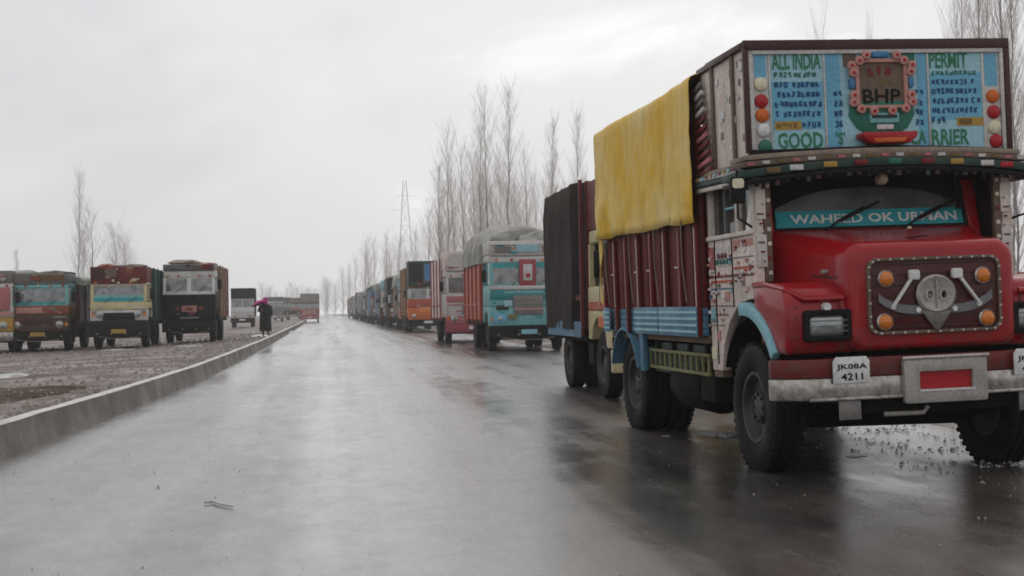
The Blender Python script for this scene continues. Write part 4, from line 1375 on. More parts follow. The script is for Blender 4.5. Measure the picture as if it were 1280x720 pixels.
    if lights:
        for sx in (-1, 1):
            hl = obj('headlight', G().lathe([(.13, 0), (.13, -.03), (.10, -.04), (.001, -.035)], (sx * (hw - .33), yf - .001, sill + .22), 1, 14), 'steel', T)
            if lod:
                obj('lens', G().lathe([(.095, -.04), (.05, -.055), (.001, -.058)], (sx * (hw - .33), yf, sill + .22), 1, 12), 'lens', hl)
                bx('turn_lamp', (sx * (hw - .10) - .05, yf - .03, sill + .16), (sx * (hw - .10) + .05, yf - .001, sill + .28), 'amber', T)
    if lod:
        for sx in (-1, 1):
            m = bx('mirror', (sx * (hw + .16) - .08, yf - .03, glass_z[0] + .10), (sx * (hw + .16) + .08, yf + .0, glass_z[0] + .48), 'black', T, .01)
            obj('mirror_arm', G().tube([(sx * (hw - .05), yf + .12, glass_z[1]), (sx * (hw + .15), yf + .005, glass_z[1] - .02), (sx * (hw + .15), yf + .005, glass_z[0] + .05), (sx * (hw - .03), yf + .12, glass_z[0])], .014, 5), 'black', m)
        for x in (-.5, .35):
            obj('wiper', G().tube([(x, yf - .015, za), (x + .3, fy(za + .2) - .01, za + .22)], .010, 4), 'black', T)
    if lod:
        rq = random.Random(int(loc[1] * 10))
        pal = busy or ('off_white', 'wood_pale', 'rose', 'grey', 'tin', low, face)
        for q in range(26):
            x0 = rq.uniform(-hw + .08, hw - .3)
            z0 = rq.uniform(sill + .12, low_z - .12) if q % 2 else rq.uniform(low_z + .03, glass_z[0] - .1)
            bx('painted_motif', (x0, yf - .001, z0), (x0 + rq.uniform(.05, .22), yf - .006 - .0006 * q, z0 + rq.uniform(.03, .08)), rq.choice(pal), T)
        for sx in (-1, 1):
            bx('door_seam', (sx * (hw - .002), yf + .80, sill + .5), (sx * (hw + .004), yf + .815, glass_z[0]), 'under', T)
            bx('door_handle', (sx * (hw - .002), yf + .68, glass_z[0] - .28), (sx * (hw + .03), yf + .78, glass_z[0] - .25), 'steel', T)
            bx('mud_flap', (sx * (hw - .30), .62, .28), (sx * (hw - .04), .64, .85), 'rubber', T)
        for q in range(5):
            obj('marker_lamp', G().lathe([(.045, 0), (.04, -.03), (.001, -.04)], (-hw * .8 + hw * 1.6 * q / 4, fy(glass_z[1]) - .001, glass_z[1] + .07), 1, 10), ('amber', 'lamp_red', 'lamp_cream')[q % 3], T)
        for q in range(4):
            bx('bumper_bolt', (-hw + .25 + q * (w - .5) / 3 - .03, yf - .172, bump_z + .08), (-hw + .25 + q * (w - .5) / 3 + .03, yf - .159, bump_z + .14), 'tin', bp)
        obj('tie_chain', G().tube([(-hw * .7, yf - .17, bump_z + .02), (-hw * .2, yf - .18, bump_z - .06), (hw * .3, yf - .18, bump_z - .05), (hw * .7, yf - .17, bump_z + .02)], .014, 4), 'tin', T)
    k = 0
    for it in plates:
        nm, x0, x1, z0, z1, m_ = it[:6]
        dp = it[6] if len(it) > 6 else .02
        y0 = fy(max(z0, glass_z[0])) if z0 >= glass_z[0] else yf
        k += 1
        bx(nm, (x0, y0 - .0012 - .0004 * k, z0), (x1, y0 - dp - .006 - .0011 * k, z1), m_, T, .004 if lod else 0)
    if roof:
        rm, rh, ro = roof   # board above the windscreen
        hb = obj('head_board', G().prism([(yt - ro, zt - .04), (yt - ro - .05, zt + rh), (yb + .05, zt + rh), (yb + .05, zt + .004), (yt + .15, zt + .004)], 0, -hw + .02, hw - .02), rm, T, .02 if lod else 0)
        if lod:
            for q in range(22):
                x0, z0 = rq.uniform(-hw + .1, hw - .3), rq.uniform(.02, rh - .1)
                x1, z1 = x0 + rq.uniform(.06, .26), z0 + rq.uniform(.04, .09)
                fq = lambda z: yt - ro - .05 * (z + .04) / (rh + .04)
                obj('painted_motif', G().prism([(fq(z0) - .001, zt + z0), (fq(z0) - .008 - .0007 * q, zt + z0), (fq(z1) - .008 - .0007 * q, zt + z1), (fq(z1) - .001, zt + z1)], 0, x0, x1), rq.choice(pal + (rm, rm)), hb)
        if head:
            for it in head:
                nm, x0, x1, z0, z1, m_ = it
                k += 1
                g = G()
                def fyy(z): return yt - ro - .05 * (z - zt + .04) / (rh + .04)
                g.prism([(fyy(zt + z0) - .001, zt + z0), (fyy(zt + z0) - .026 - .001 * k, zt + z0), (fyy(zt + z1) - .026 - .001 * k, zt + z1), (fyy(zt + z1) - .001, zt + z1)], 0, x0, x1)
                obj(nm, g, m_, hb)
    for k2, (y0, y1, z0, z1, m_) in enumerate(side_plates):
        for sx in (-1, 1):
            bx('side_plate', (sx * (hw - .021), yf + y0, z0), (sx * (hw + .008 + .0005 * k2), yf + y1, z1), m_, T)
    for (x0, y0, z0, rx_, ry_, rz_, m_) in bundles:
        g = G()
        bmesh.ops.create_icosphere(g.b, subdivisions=3, radius=1.0)
        for v in g.b.verts:
            k3 = 1 + .35 * noise.noise(v.co * 1.6 + Vector((x0, y0, loc[1]))) + .12 * noise.noise(v.co * 5)
            v.co = Vector((x0 + v.co.x * rx_ * k3, yf + y0 + v.co.y * ry_ * k3, z0 + max(-.6, v.co.z) * rz_ * k3))
        obj('bundle', g, m_, T, smooth=70)
    # load body
    ya, ye = yb + .10, yb + .10 + load_l
    bx('load_floor', (-hw, ya, .82), (hw, ye, .98), 'under', T)
    hl_ = hw + .04
    side_mat = side_mat or load_mat
    if lod and load_ribs:
        n = 9 if lod > 1 else 6
        for sx in (-1, 1):
            for i in range(n):
                y0, y1 = ya + load_l * i / n, ya + load_l * (i + 1) / n - .015
                if front_open and i < 2 and sx < 0:
                    continue
                bx('plank', (sx * (hl_ - .04), y0, .985), (sx * hl_, y1, load_h), side_mat, T)
            for i in range(n // 2 + 1):
                y0 = ya + (load_l - .08) * i / (n // 2)
                bx('post', (sx * (hl_ + .001), y0, .9), (sx * (hl_ + .05), y0 + .08, load_h + .02), load_mat, T)
            bx('side_rail', (sx * (hl_ + .001), ya + .09, 1.45), (sx * (hl_ + .025), ye - .09, 1.53), load_mat, T)
    else:
        for sx in (-1, 1):
            bx('load_side', (sx * (hl_ - .04), ya, .985), (sx * hl_, ye, load_h), side_mat, T)
    bx('headwall', (-hl_ + .045, ya, .985), (hl_ - .045, ya + .04, load_h), load_mat, T)
    bx('tail_wall', (-hl_ + .045, ye - .04, .985), (hl_ - .045, ye, load_h), load_mat, T)
    if stripe:
        for sx in (-1, 1):
            bx('painted_stripe', (sx * (hl_ + .051), ya, stripe[0]), (sx * (hl_ + .06), ye, stripe[1]), stripe[2], T)
    if tarp:
        g = G()
        rows = []
        ny = 26 if lod else 10
        t0 = ya - .05 + (load_l * tarp_from)
        for i in range(ny + 1):
            t = i / ny
            y = t0 + (ye + .05 - t0) * t
            endk = min(1.0, t * 6 + .25, (1 - t) * 6 + .25) if dome else 1.0
            drop = tarp[1]
            row = []
            xs = hl_ + .06
            path = [(-xs, load_h - drop + (drop) * k / 6) for k in range(6)]
            path += [(-xs * math.cos(math.pi * k / 10), load_h + (dome * endk + .03) * math.sin(math.pi * k / 10) ** (.65)) for k in range(11)]
            path += [(xs, load_h - drop * k / 6) for k in range(1, 7)]
            for x, z in path:
                f = noise.noise(Vector((y * 1.7 + loc[1], z * .6, x))) * .06 + noise.noise(Vector((y * 5, z * .9, x * 2 + loc[0]))) * .025
                dv = Vector((x, 0, max(0, z - load_h + .2))).normalized() * f
                row.append((x + dv.x + (.03 if x > 0 else -.03) * (1 if z < load_h else 0), y, z + dv.z))
            rows.append(row)
        g.loft(rows, False, False, False)
        if dome:
            g.face([g.v(p) for p in rows[0]][::-1])
        obj('tarpaulin', g, tarp[0], T, smooth=80)
    return T

GR = 'trucks parked along the right of the road'
GL = 'trucks parked on the open ground left of the kerb'

# cream cab with the dark tarpaulin, behind the red truck
lorry('truck with cream yellow cab and dark grey tarpaulin, parked right behind the red truck', (2.31, 20.1, 0), R(7.4), GR, w=2.12, fo=.95, wb=2.95, cab_l=1.75, cab_h=2.5,
      face='cream_yellow', low='cream_yellow', top='cream_yellow', frame='cream_yellow', load_l=3.25, load_h=3.28, load_mat='plank_red', side_mat='plank_red', lod=2, tarp=('tarp_dark', 2.28), tarp_from=.20, front_open=True, dome=.05,
      roof=('plank_red', .75, .05), busy=('cream_yellow', 'lamp_cream', 'orange_red'), plates=(('cab_band', -1.08, 1.08, 1.20, 1.36, 'orange_red'),), side_plates=((.1, .5, 2.60, 2.74, 'white'), (.1, .5, 2.84, 2.98, 'white'), (.62, 1.0, 2.60, 2.74, 'off_white'), (.62, 1.0, 2.84, 2.98, 'white'), (.0, 1.6, 1.30, 1.42, 'orange_red'), (.5, .9, 1.05, 1.2, 'orange')), stripe=(.88, 1.12, 'body_blue'), bumper='cream_yellow')

# teal truck with the domed grey load
tz = 'teal_light'
lorry('turquoise flat fronted truck with a domed grey tarpaulin load and red centre stripe', (.36, 43.3, 0), R(7.6), GR, w=2.42, fo=1.0, wb=4.0, cab_l=1.9, cab_h=3.02, sill=.80, glass_z=(2.06, 2.78), top='off_white', face='teal_light', low='teal_light', low_z=1.40, busy=('teal', 'teal_band', 'pale_blue', 'white', 'off_white', 'lip_blue', 'rose', 'tin', 'teal'),
      frame='teal_light', load_l=5.2, load_h=3.35, load_mat='orange_red', lod=2, tarp=('tarp_grey', .55), dome=.72, roof=('off_white', .42, .02), bumper='under', sun_strip=((.03, .17, 'teal'),), plate='lip_blue',
      head=(('board_trim', -1.15, 1.15, .30, .37, 'white'), ('board_plate', -.34, .34, .08, .30, 'pale_blue'), ('board_plate', -1.0, -.5, .06, .24, 'tin'), ('board_plate', .5, 1.0, .06, .24, 'tin')),
      plates=(('centre_stripe', -.26, .26, 2.02, 2.86, 'pink_dark', .05), ('stripe_plate', -.14, .14, 2.2, 2.7, 'off_white', .09), ('stripe_plate', -.07, .07, 2.3, 2.42, 'lamp_red', .12), ('ledge', -1.2, 1.2, 1.93, 2.04, 'off_white', .05), ('teal_band', -1.205, 1.205, 1.62, 1.80, 'teal_band', .02), ('cab_patch', -1.15, -.75, 1.83, 1.92, 'teal', .02), ('cab_patch', .5, 1.1, 1.83, 1.91, 'teal', .02),
              ('grille_panel', -.46, .46, 1.14, 1.74, 'tin', .04), ('grille_slat', -.44, .44, 1.28, 1.33, 'rose', .05), ('grille_slat', -.44, .44, 1.44, 1.47, 'grey', .05), ('grille_slat', -.40, .40, 1.58, 1.62, 'wood_pale', .05), ('cab_patch', -1.0, -.62, 1.30, 1.44, 'dark_green', .02), ('cab_patch', .62, 1.0, 1.30, 1.44, 'dark_green', .02), ('cab_patch', -.62, -.36, 1.0, 1.16, 'yellow_green', .03),
              ('cab_patch', -1.1, -.7, .90, 1.18, 'sky_blue', .02), ('cab_patch', .55, 1.1, .92, 1.2, 'pale_blue', .02), ('cab_patch', -.75, -.5, 1.40, 1.58, 'pale_blue', .02), ('cab_patch', .75, 1.1, 1.46, 1.60, 'white', .02)), bundles=((-.6, .9, 3.50, .45, .5, .22, 'load_grey'), (.45, .8, 3.50, .6, .5, .26, 'tarp_grey'), (.0, 1.4, 3.62, .8, .6, .32, 'load_grey')))
# white and pink truck beyond
lorry('dirty white truck with pink lower front, parked just beyond the turquoise truck', (-1.62, 54.8, 0), R(7.6), GR, w=2.3, fo=1.0, wb=3.8, cab_l=1.8, cab_h=2.9, glass_z=(1.95, 2.62), top='off_white', face='off_white', low='pink', low_z=1.05, load_l=5.0, load_h=3.4, load_mat='pink_dark', side_mat='pink_cream', lod=1,
      roof=('pink_cream', .75, .05), head=(('board_plate', -1.0, -.2, .12, .62, 'off_white'), ('board_plate', .0, 1.0, .12, .62, 'rose')), plates=(('cab_band', -1.12, 1.12, 1.62, 1.86, 'pink'), ('grille_panel', -.5, .5, 1.12, 1.5, 'grey'), ('cab_band', -1.1, 1.1, 1.5, 1.56, 'rose')), bumper='pink_dark')
# orange fronted truck with a blue head board
lorry('truck with an orange front and a bright blue head board in the parked row', (-5.15, 82.0, 0), R(7.8), GR, w=2.35, fo=1.0, wb=3.8, cab_l=1.8, cab_h=2.8, glass_z=(2.0, 2.6), top='brown_box', face='orange_red', low='orange', low_z=1.45, load_l=5.2, load_h=3.9, load_mat='plank_red', side_mat='gold', lod=1,
      roof=('dark_green', 1.45, .05), head=(('board_plate', -.2, 1.05, .25, 1.25, 'bright_blue'), ('board_plate', -1.1, -.3, .2, 1.3, 'under')), plates=(('grille_panel', -.5, .5, 1.0, 1.5, 'amber'), ('cab_band', .5, .6, .9, 1.6, 'lamp_cream')), bumper='under')
# the receding row
row = [(94, 'truck with teal head board and patched pale front, next beyond the orange one', 'teal_light', 'grey', 'rose', 'wood', 3.5, .5),
       (104, 'truck with a dark hooded load and black front, second beyond the orange one', 'under', 'under', 'brown_box', 'black', 3.8, 0),
       (115, 'truck with pale blue cab and a dark load in the receding row', 'pale_blue', 'off_white', 'under', 'brown_box', 3.3, 0),
       (126, 'truck with brick red head board and dark blue sides in the row', 'plank_red', 'brown_orange', 'cream', 'mid_blue', 3.7, .3),
       (138, 'truck with dark blue head board and brown front in the row', 'mid_blue', 'brown_orange', 'wood', 'mid_blue', 3.4, 0),
       (151, 'truck with grey green head board far down the row', 'side_green', 'grey', 'off_white', 'dark_green', 3.6, .4),
       (165, 'truck with a maroon load and a cream front far down the row', 'maroon', 'cream', 'wood', 'maroon', 3.5, 0),
       (180, 'truck with pale grey tarpaulin load near the far end of the row', 'off_white', 'tin', 'grey', 'grey', 3.4, .5),
       (197, 'truck with a teal front near the far end of the row', 'grey', 'teal', 'under', 'brown_box', 3.6, 0),
       (216, 'truck with a whitish front near the far end of the row', 'white', 'off_white', 'pale_blue', 'tin', 3.4, .3),
       (238, 'dull grey truck second from the far end of the row', 'grey', 'tin', 'grey', 'grey', 3.6, 0),
       (262, 'dull brown truck at the very end of the row', 'brown_box', 'wood', 'grey', 'brown_box', 3.5, 0)]
for i, (d, la, hb_, fc, lw, ld, lh, dm) in enumerate(row):
    x = -5.25 - .139 * (d - 82) + rnd.uniform(-.25, .25)
    lorry(la, (x, d, 0), R(8 + rnd.uniform(-1.5, 1.5)), GR, cab_h=2.75 + .1 * (i % 3), glass_z=(1.9, 2.5), face=fc, low=lw, top=fc, load_l=6.0, load_h=lh, load_mat=ld, side_mat=ld, lod=1 if d < 130 else 0, roof=(hb_, .5 + .2 * (i % 3), .03), bumper='under', load_ribs=False,
          plates=(('cab_patch', -.5, .5, 1.1, 1.5, 'wood_pale'), ('cab_patch', -1.0, -.6, 1.2, 1.5, 'cream'), ('cab_patch', .55, 1.0, 1.6, 1.8, 'off_white'), ('cab_patch', -.9, -.2, 1.62, 1.8, 'pink')), head=(('board_plate', -.9, .1, .1, .4, 'wood_pale'), ('board_plate', .3, .95, .1, .4, 'rose')), tarp=('tarp_grey', .5) if dm else None, dome=dm,
          bundles=((rnd.uniform(-.5, .5), .8, 2.75 + .1 * (i % 3) + .5 + .2 * (i % 3) + .02, .7, .6, rnd.uniform(.15, .4), ('tarp_grey', 'tarp_dark', 'load_grey')[i % 3]), (rnd.uniform(-.4, .4), 3.2, lh + .05, .95, 1.4, rnd.uniform(.2, .55), ('tarp_dark', 'load_grey', 'wood')[i % 3])))
# the truck that comes up the road
lorry('red truck driving up the far end of the wet road', (-26.5, 178, 0), R(8), None, w=2.4, cab_h=2.6, glass_z=(1.75, 2.4), face='pink', low='pink_dark', top='maroon', load_l=5, load_h=3.6, load_mat='dark_red', lod=0, roof=('load_grey', 1.1, .02), plates=(('cab_patch', -.8, .8, 1.0, 1.5, 'rose'),), bumper='pink')

# ---- left of the kerb
def LZ(x, y): return sum(verge_z(x + a, y + b) for a in (-1, 1) for b in (0, 3)) / 4 + .012
def left(label, px, d, **k):
    x = (px - 640) / 1700.0 * d
    return lorry(label, (x, d, LZ(x, d)), R(k.pop('yaw', 9)), GL, **k)
left('brown and orange truck with a painted teal windscreen reflection, left of the cream truck', 53, 49.0, w=2.12, fo=.9, wb=3.6, cab_l=1.7, cab_h=2.42, sill=.72, glass_z=(1.62, 2.26), top='teal_light', face='brown_orange', low='brown_box', low_z=1.30, frame='teal_light', load_l=4.8, load_h=2.62, load_mat='plank_red', side_mat='maroon',
     roof=('grey', .34, .0), head=(('board_plate', -.9, -.3, .08, .28, 'tin'), ('board_plate', .1, .9, .08, .28, 'brown_gold'), ('board_plate', -.25, .05, .1, .28, 'brown_orange')), sun_strip=((.50, .60, 'teal'),), split=False, bumper='under', plate='gold',  # the teal glass strip is a reflection painted onto the windscreen
     plates=(('bonnet_patch', -.75, .15, 1.36, 1.56, 'rose'), ('grille_panel', -.5, .5, .95, 1.25, 'maroon'), ('cab_patch', .5, .95, 1.16, 1.24, 'tin'), ('cab_patch', -1.02, -.6, 1.02, 1.1, 'dark_red')), bundles=((-.5, .6, 2.78, .45, .5, .12, 'tarp_grey'), (.35, .8, 2.77, .5, .5, .09, 'wood'), (.2, 2.2, 2.76, .8, .7, .16, 'tarp_dark'), (-.2, 3.6, 2.76, .9, .8, .18, 'grey')), tarp=('tarp_grey', .25), dome=.12)
left('cream fronted truck with turquoise windscreen band, red head board and green sides', 152, 48.6, w=1.96, fo=.85, wb=3.2, cab_l=1.6, cab_h=2.32, sill=.98, glass_z=(1.62, 2.24), top='off_white', face='cream_yellow', low='off_white', low_z=1.36, busy=('cream_yellow', 'lamp_cream', 'cream_yellow', 'off_white'), frame='cream_yellow', load_l=4.2, load_h=2.86, load_mat='dark_green', side_mat='side_green',
     roof=('plank_red', .56, .02), head=(('board_plate', .0, .92, .14, .5, 'dark_red'), ('board_plate', -.9, -.5, .14, .5, 'maroon'), ('board_plate', -.42, -.06, .2, .5, 'wood'), ('board_plate', .25, .5, .3, .5, 'brown_orange'), ('top_board', -.6, -.2, .5, .55, 'lamp_red')), sun_strip=((.46, .58, 'banner'), (.36, .455, 'teal_light')), split=False, bumper='black', plate='gold', lights=True,
     plates=(('grille_panel', -.55, .55, 1.0, 1.26, 'black'), ('cab_patch', -.92, -.58, 1.22, 1.33, 'tin'), ('cab_patch', .58, .92, 1.22, 1.33, 'tin')), bundles=((-.45, .5, 2.90, .30, .4, .10, 'brown_orange'), (.4, 1.0, 2.90, .45, .5, .08, 'wood'), (.1, 2.5, 2.92, .8, .9, .12, 'tarp_dark')))
left('black fronted truck with white window frames, right of the cream truck', 239, 53.0, w=1.98, fo=.9, wb=3.4, cab_l=1.7, cab_h=2.80, sill=.85, glass_z=(1.94, 2.50), top='off_white', face='black', low='black', low_z=1.5, busy=('black', 'under', 'maroon', 'grey', 'under', 'black'), frame='white', load_l=4.4, load_h=3.0, load_mat='wood_pale', side_mat='brown_orange', bumper='black', lights=False, plate=None,
     roof=('tin', .22, .0), head=(('board_plate', -.8, -.1, .04, .18, 'grey'), ('board_plate', .1, .8, .04, .18, 'wood'), ('board_plate', .5, .9, .02, .21, 'dark_red')),
     plates=(('window_ledge', -.98, .98, 1.85, 1.935, 'white', .04), ('grille_ornament', -.28, .28, 1.18, 1.42, 'rose', .05), ('grille_ornament', -.12, .14, 1.24, 1.36, 'brown_orange', .06), ('grille_ornament', -.05, .20, 1.10, 1.19, 'pink_dark', .05), ('grille_ornament', -.5, -.36, 1.25, 1.38, 'brown_orange', .04), ('grille_ornament', .36, .5, 1.25, 1.38, 'brown_orange', .04), ('number_board', -.35, .35, .92, 1.0, 'grey', .03)), bundles=((-.2, .7, 3.10, .6, .5, .12, 'wood_pale'), (.4, 2.6, 3.04, .5, .8, .14, 'brown_orange'), (-.3, 3.4, 3.05, .6, .9, .16, 'tarp_grey')), yaw=8)
left('white truck with a pink post on its windscreen, beside the brown truck', -16, 48.5, w=2.1, fo=.9, wb=3.4, cab_l=1.7, cab_h=2.5, glass_z=(1.65, 2.3), top='off_white', face='off_white', low='gold', low_z=1.25, load_l=4.5, load_h=2.85, load_mat='tin', side_mat='tin', plates=(('cab_stripe', .55, .95, 1.5, 2.3, 'pink', .05), ('cab_stripe', .3, 1.04, 1.3, 1.45, 'rose', .02)), bumper='steel', roof=('tin', .4, .0))
left('small white truck with a dark hood over its load, beyond the black truck', 303, 108.0, w=1.8, fo=.8, wb=3.0, cab_l=1.5, cab_h=2.3, glass_z=(1.6, 2.2), top='white', face='white', low='off_white', load_l=3.8, load_h=3.1, load_mat='under', side_mat='under', lod=0, roof=('under', .8, .0), bumper='under')
# small far vehicles beyond the person
left('far grey truck on the verge behind the small white truck', 352, 190.0, w=2.2, cab_h=2.5, glass_z=(1.7, 2.3), top='grey', face='grey', low='under', load_l=4, load_h=3.2, load_mat='grey', lod=0, roof=('tin', .4, 0))
left('far brown truck on the verge close to the road end', 366, 205.0, w=2.2, cab_h=2.5, glass_z=(1.7, 2.3), top='brown_box', face='pink', low='under', load_l=4, load_h=3.2, load_mat='wood', lod=0, roof=('wood_pale', .5, 0))
left('far pale truck on the verge behind the person', 342, 165.0, w=2.2, cab_h=2.5, glass_z=(1.7, 2.3), top='off_white', face='tin', low='grey', load_l=4, load_h=3.0, load_mat='tin', lod=0, roof=('grey', .4, 0))

# ================================================================ TREES
def poplar_meshes(H, seed, spread=0.16, dens=1.0, start=.12, fine=1.0):
    rr = random.Random(seed)
    tr, cr_ = G(), G()
    n = 14
    pts, rad = [], []
    x = y = 0.0
    r0 = H * .0048
    for i in range(n + 1):
        t = i / n
        pts.append(Vector((x, y, H * t)))
        rad.append(max(.006, r0 * (1 - t) ** .8 * (1.25 if i == 0 else 1)))
        x += rr.uniform(-1, 1) * H * .006
        y += rr.uniform(-1, 1) * H * .006
    tr.tube(pts, rad, 7)
    def at(t):
        k = min(n - 1, int(t * n)); f = t * n - k
        return pts[k].lerp(pts[k + 1], f)
    nb = int(95 * dens)
    for b in range(nb):
        t = start + (0.97 - start) * (b + rr.random()) / nb
        p = at(t)
        az = rr.random() * 6.283
        L = H * spread * (1.5 - t) * rr.uniform(.55, 1.25) * (1.0 if t > .25 else .6 + t)
        lean = rr.uniform(.38, .72)
        d = Vector((math.cos(az) * lean, math.sin(az) * lean, 1)).normalized()
        q = [p]
        rb = max(.008, r0 * .32 * (1 - t * .7) * rr.uniform(.6, 1.1))
        for s_ in range(4):
            d = (d + Vector((rr.uniform(-.12, .12), rr.uniform(-.12, .12), .16))).normalized()
            q.append(q[-1] + d * L / 4)
        cr_.tube(q, [rb, rb * .75, rb * .5, rb * .3, .003], 4, False)
        for s_ in range(int(11 * fine)):
            w = rr.uniform(.2, 1.0) * 3.99
            k = int(w)
            o_ = q[k].lerp(q[k + 1], w - k)
            a2 = rr.random() * 6.283
            e2 = Vector((math.cos(a2) * .55, math.sin(a2) * .55, 1)).normalized()
            l2 = L * rr.uniform(.18, .42)
            m1 = o_ + e2 * l2 * .5
            m2 = m1 + (e2 + Vector((0, 0, .35))).normalized() * l2 * .5
            cr_.tube([o_, m1, m2], [max(.0035, rb * .22), .003, .0018], 3, False)
    t_o = obj('trunk', tr, 'bark', smooth=60)
    c_o = obj('crown', cr_, 'twig', smooth=0)
    out = (t_o.data, c_o.data)
    for o in (t_o, c_o):
        bpy.data.objects.remove(o)
    return out
VAR = [poplar_meshes(16, 1, .21, 1.0), poplar_meshes(16, 2, .18, 1.1, .2), poplar_meshes(16, 3, .25, .9, .1), poplar_meshes(16, 4, .15, 1.2, .3), poplar_meshes(16, 5, .30, 1.3, .06)]
def tree(label, x, y, h, var, rz=0.0, group=None, lean=(0, 0), z=0.0, fat=1.0):
    T = thing('bare_tree', label, 'tree', (x, y, z), rz, group)
    s = h / 16.0
    T.scale = (s * fat, s * fat, s)
    T.rotation_euler = (lean[0], lean[1], rz)
    for nm, me in zip(('trunk', 'crown'), VAR[var]):
        o = bpy.data.objects.new(nm, me)
        C.objects.link(o)
        o.parent = T
    return T
def px_tree(label, px, top, d, var, group, lean=(0, 0), fat=1.0, k=0):
    hor = 390 - .018 * (px - 365)
    x = (px - 640) / 1700.0 * d
    h = (hor - top) / 1700.0 * d + 1.35
    lean = lean if lean != (0, 0) else (rnd.gauss(0, .02), rnd.gauss(0, .02))
    return tree(label, x, d, h, var, rnd.random() * 6, group, lean, -.05, fat)
GT = 'bare poplars behind the parked trucks'
LT_ = 'bare poplar standing behind the row of parked trucks'
OWN = {638: 'tallest poplar, slim and bare, rising behind the turquoise truck', 612: 'bare forked poplar with a wide crown just beside the tallest poplar', 719: 'slim bare poplar nearest the dark tarpaulin, standing apart behind the trucks', 686: 'slim bare poplar between the tallest poplar and the dark tarpaulin', 560: 'bare poplar behind the dirty white truck, at the near end of the low trees'}
for px, top, d, v, fat in ((638, 108, 88, 3, 1.0), (612, 122, 92, 0, 1.0), (601, 150, 95, 1, 1.1), (584, 182, 99, 2, .9), (560, 165, 104, 0, 1.0), (573, 208, 108, 1, 1.0), (547, 205, 112, 3, 1.2),
                           (686, 150, 86, 3, .9), (719, 140, 80, 3, .85), (664, 190, 92, 2, 1.0), (650, 215, 96, 1, 1.0), (628, 195, 100, 4, .9), (700, 205, 98, 2, 1.0), (594, 200, 118, 4, .8), (672, 225, 110, 4, .8), (735, 215, 100, 1, 1.0),
                           (553, 235, 122, 4, 1.2), (578, 228, 126, 2, 1.3), (606, 222, 124, 4, 1.1), (620, 236, 128, 2, 1.3), (643, 240, 122, 4, 1.1), (657, 232, 130, 2, 1.2), (690, 236, 124, 4, 1.1), (709, 228, 128, 2, 1.2)):
    px_tree(OWN.get(px, LT_), px, top, d, v, GT, fat=fat)
GF = 'small far trees at the end of the parked row'
for px, top, d, v in ((536, 262, 150, 2), (523, 285, 150, 1), (497, 300, 190, 4), (482, 292, 185, 1), (470, 300, 200, 2), (456, 300, 195, 0), (462, 316, 215, 4), (445, 322, 230, 2), (428, 338, 280, 4), (437, 330, 260, 1), (488, 315, 205, 4), (510, 318, 175, 4)):
    px_tree('far bare tree in the mist past the end of the parked trucks', px, top, d, v, GF, fat=1.3)
GD = 'distant trees in the mist across the road end'
for i in range(16):
    px = 318 + i * 6.6 + rnd.uniform(-3, 3)
    px_tree('distant misty tree low on the horizon where the road ends', px, 354 + rnd.uniform(-5, 12), 330 + rnd.uniform(0, 120), rnd.choice((4, 2, 4)), GD, fat=1.9)
GLT = 'bare trees behind the trucks left of the road'
px_tree('tall slender bare tree behind the brown truck', 95, 212, 120, 3, GLT, fat=.9)
px_tree('bare tree behind the cream truck, with a thick crown', 121, 262, 118, 2, GLT, fat=1.5)
px_tree('short bushy bare tree behind the cream truck', 142, 285, 116, 4, GLT, fat=1.5)
px_tree('low bare tree behind the red load of the cream truck', 155, 300, 124, 4, GLT, fat=1.4)
px_tree('faint thin tree behind the white truck', 23, 312, 160, 3, GLT, fat=1.0)
px_tree('pale bare tree behind the gap beside the brown truck', 108, 300, 118, 1, GLT, fat=1.0)
GN = 'bare poplars close behind the red truck'
for px, top, d, v, fat in ((1206, -60, 36, 0, .8), (1226, -120, 33, 3, .8), (1240, -80, 38, 1, .85), (1255, -160, 30, 0, .9), (1266, -100, 26, 3, .8), (1276, -60, 34, 2, .8), (1192, 10, 44, 4, .55), (1300, -80, 31, 1, .9)):
    px_tree('bare poplar rising close behind the red truck', px, top, d, v, GN, fat=fat)
for px, top, d, v, fat in ((1035, 32, 70, 2, .6), (1088, 30, 74, 1, .5)):
    px_tree('pale bare tree whose tip shows above the red truck', px, top, d, v, 'bare trees showing above the red truck', fat=fat)

# ---- steel lattice mast in the mist
def mast(label, x, y, h):
    T = thing('lattice_mast', label, 'pylon', (x, y, -.05))
    b, t = h * .075, h * .012
    legs = []
    for sx in (-1, 1):
        for sy in (-1, 1):
            obj('leg', G().tube([(sx * b, sy * b, 0), (sx * t, sy * t, h)], .04, 4), 'galvanised', T)
    n = 9
    for k in range(n):
        z0, z1 = h * k / n, h * (k + 1) / n
        w0, w1 = b + (t - b) * k / n, b + (t - b) * (k + 1) / n
        for a, c in (((-1, -1), (1, -1)), ((1, -1), (1, 1)), ((1, 1), (-1, 1)), ((-1, 1), (-1, -1))):
            g = G().tube([(a[0] * w0, a[1] * w0, z0), (c[0] * w1, c[1] * w1, z1)], .02, 3)
            g.tube([(c[0] * w0, c[1] * w0, z0), (a[0] * w1, a[1] * w1, z1)], .02, 3)
            g.tube([(a[0] * w1, a[1] * w1, z1), (c[0] * w1, c[1] * w1, z1)], .02, 3)
            obj('brace', g, 'galvanised', T)
    for z, L in ((h * .78, h * .10), (h * .88, h * .075)):
        obj('cross_arm', G().tube([(-L, 0, z), (0, 0, z + h * .02), (L, 0, z)], .03, 4), 'galvanised', T)
d = 340.0
mast('faint steel lattice mast in the mist behind the parked row', (508 - 640) / 1700 * d, d, (387.5 - 226) / 1700 * d + 1.35)

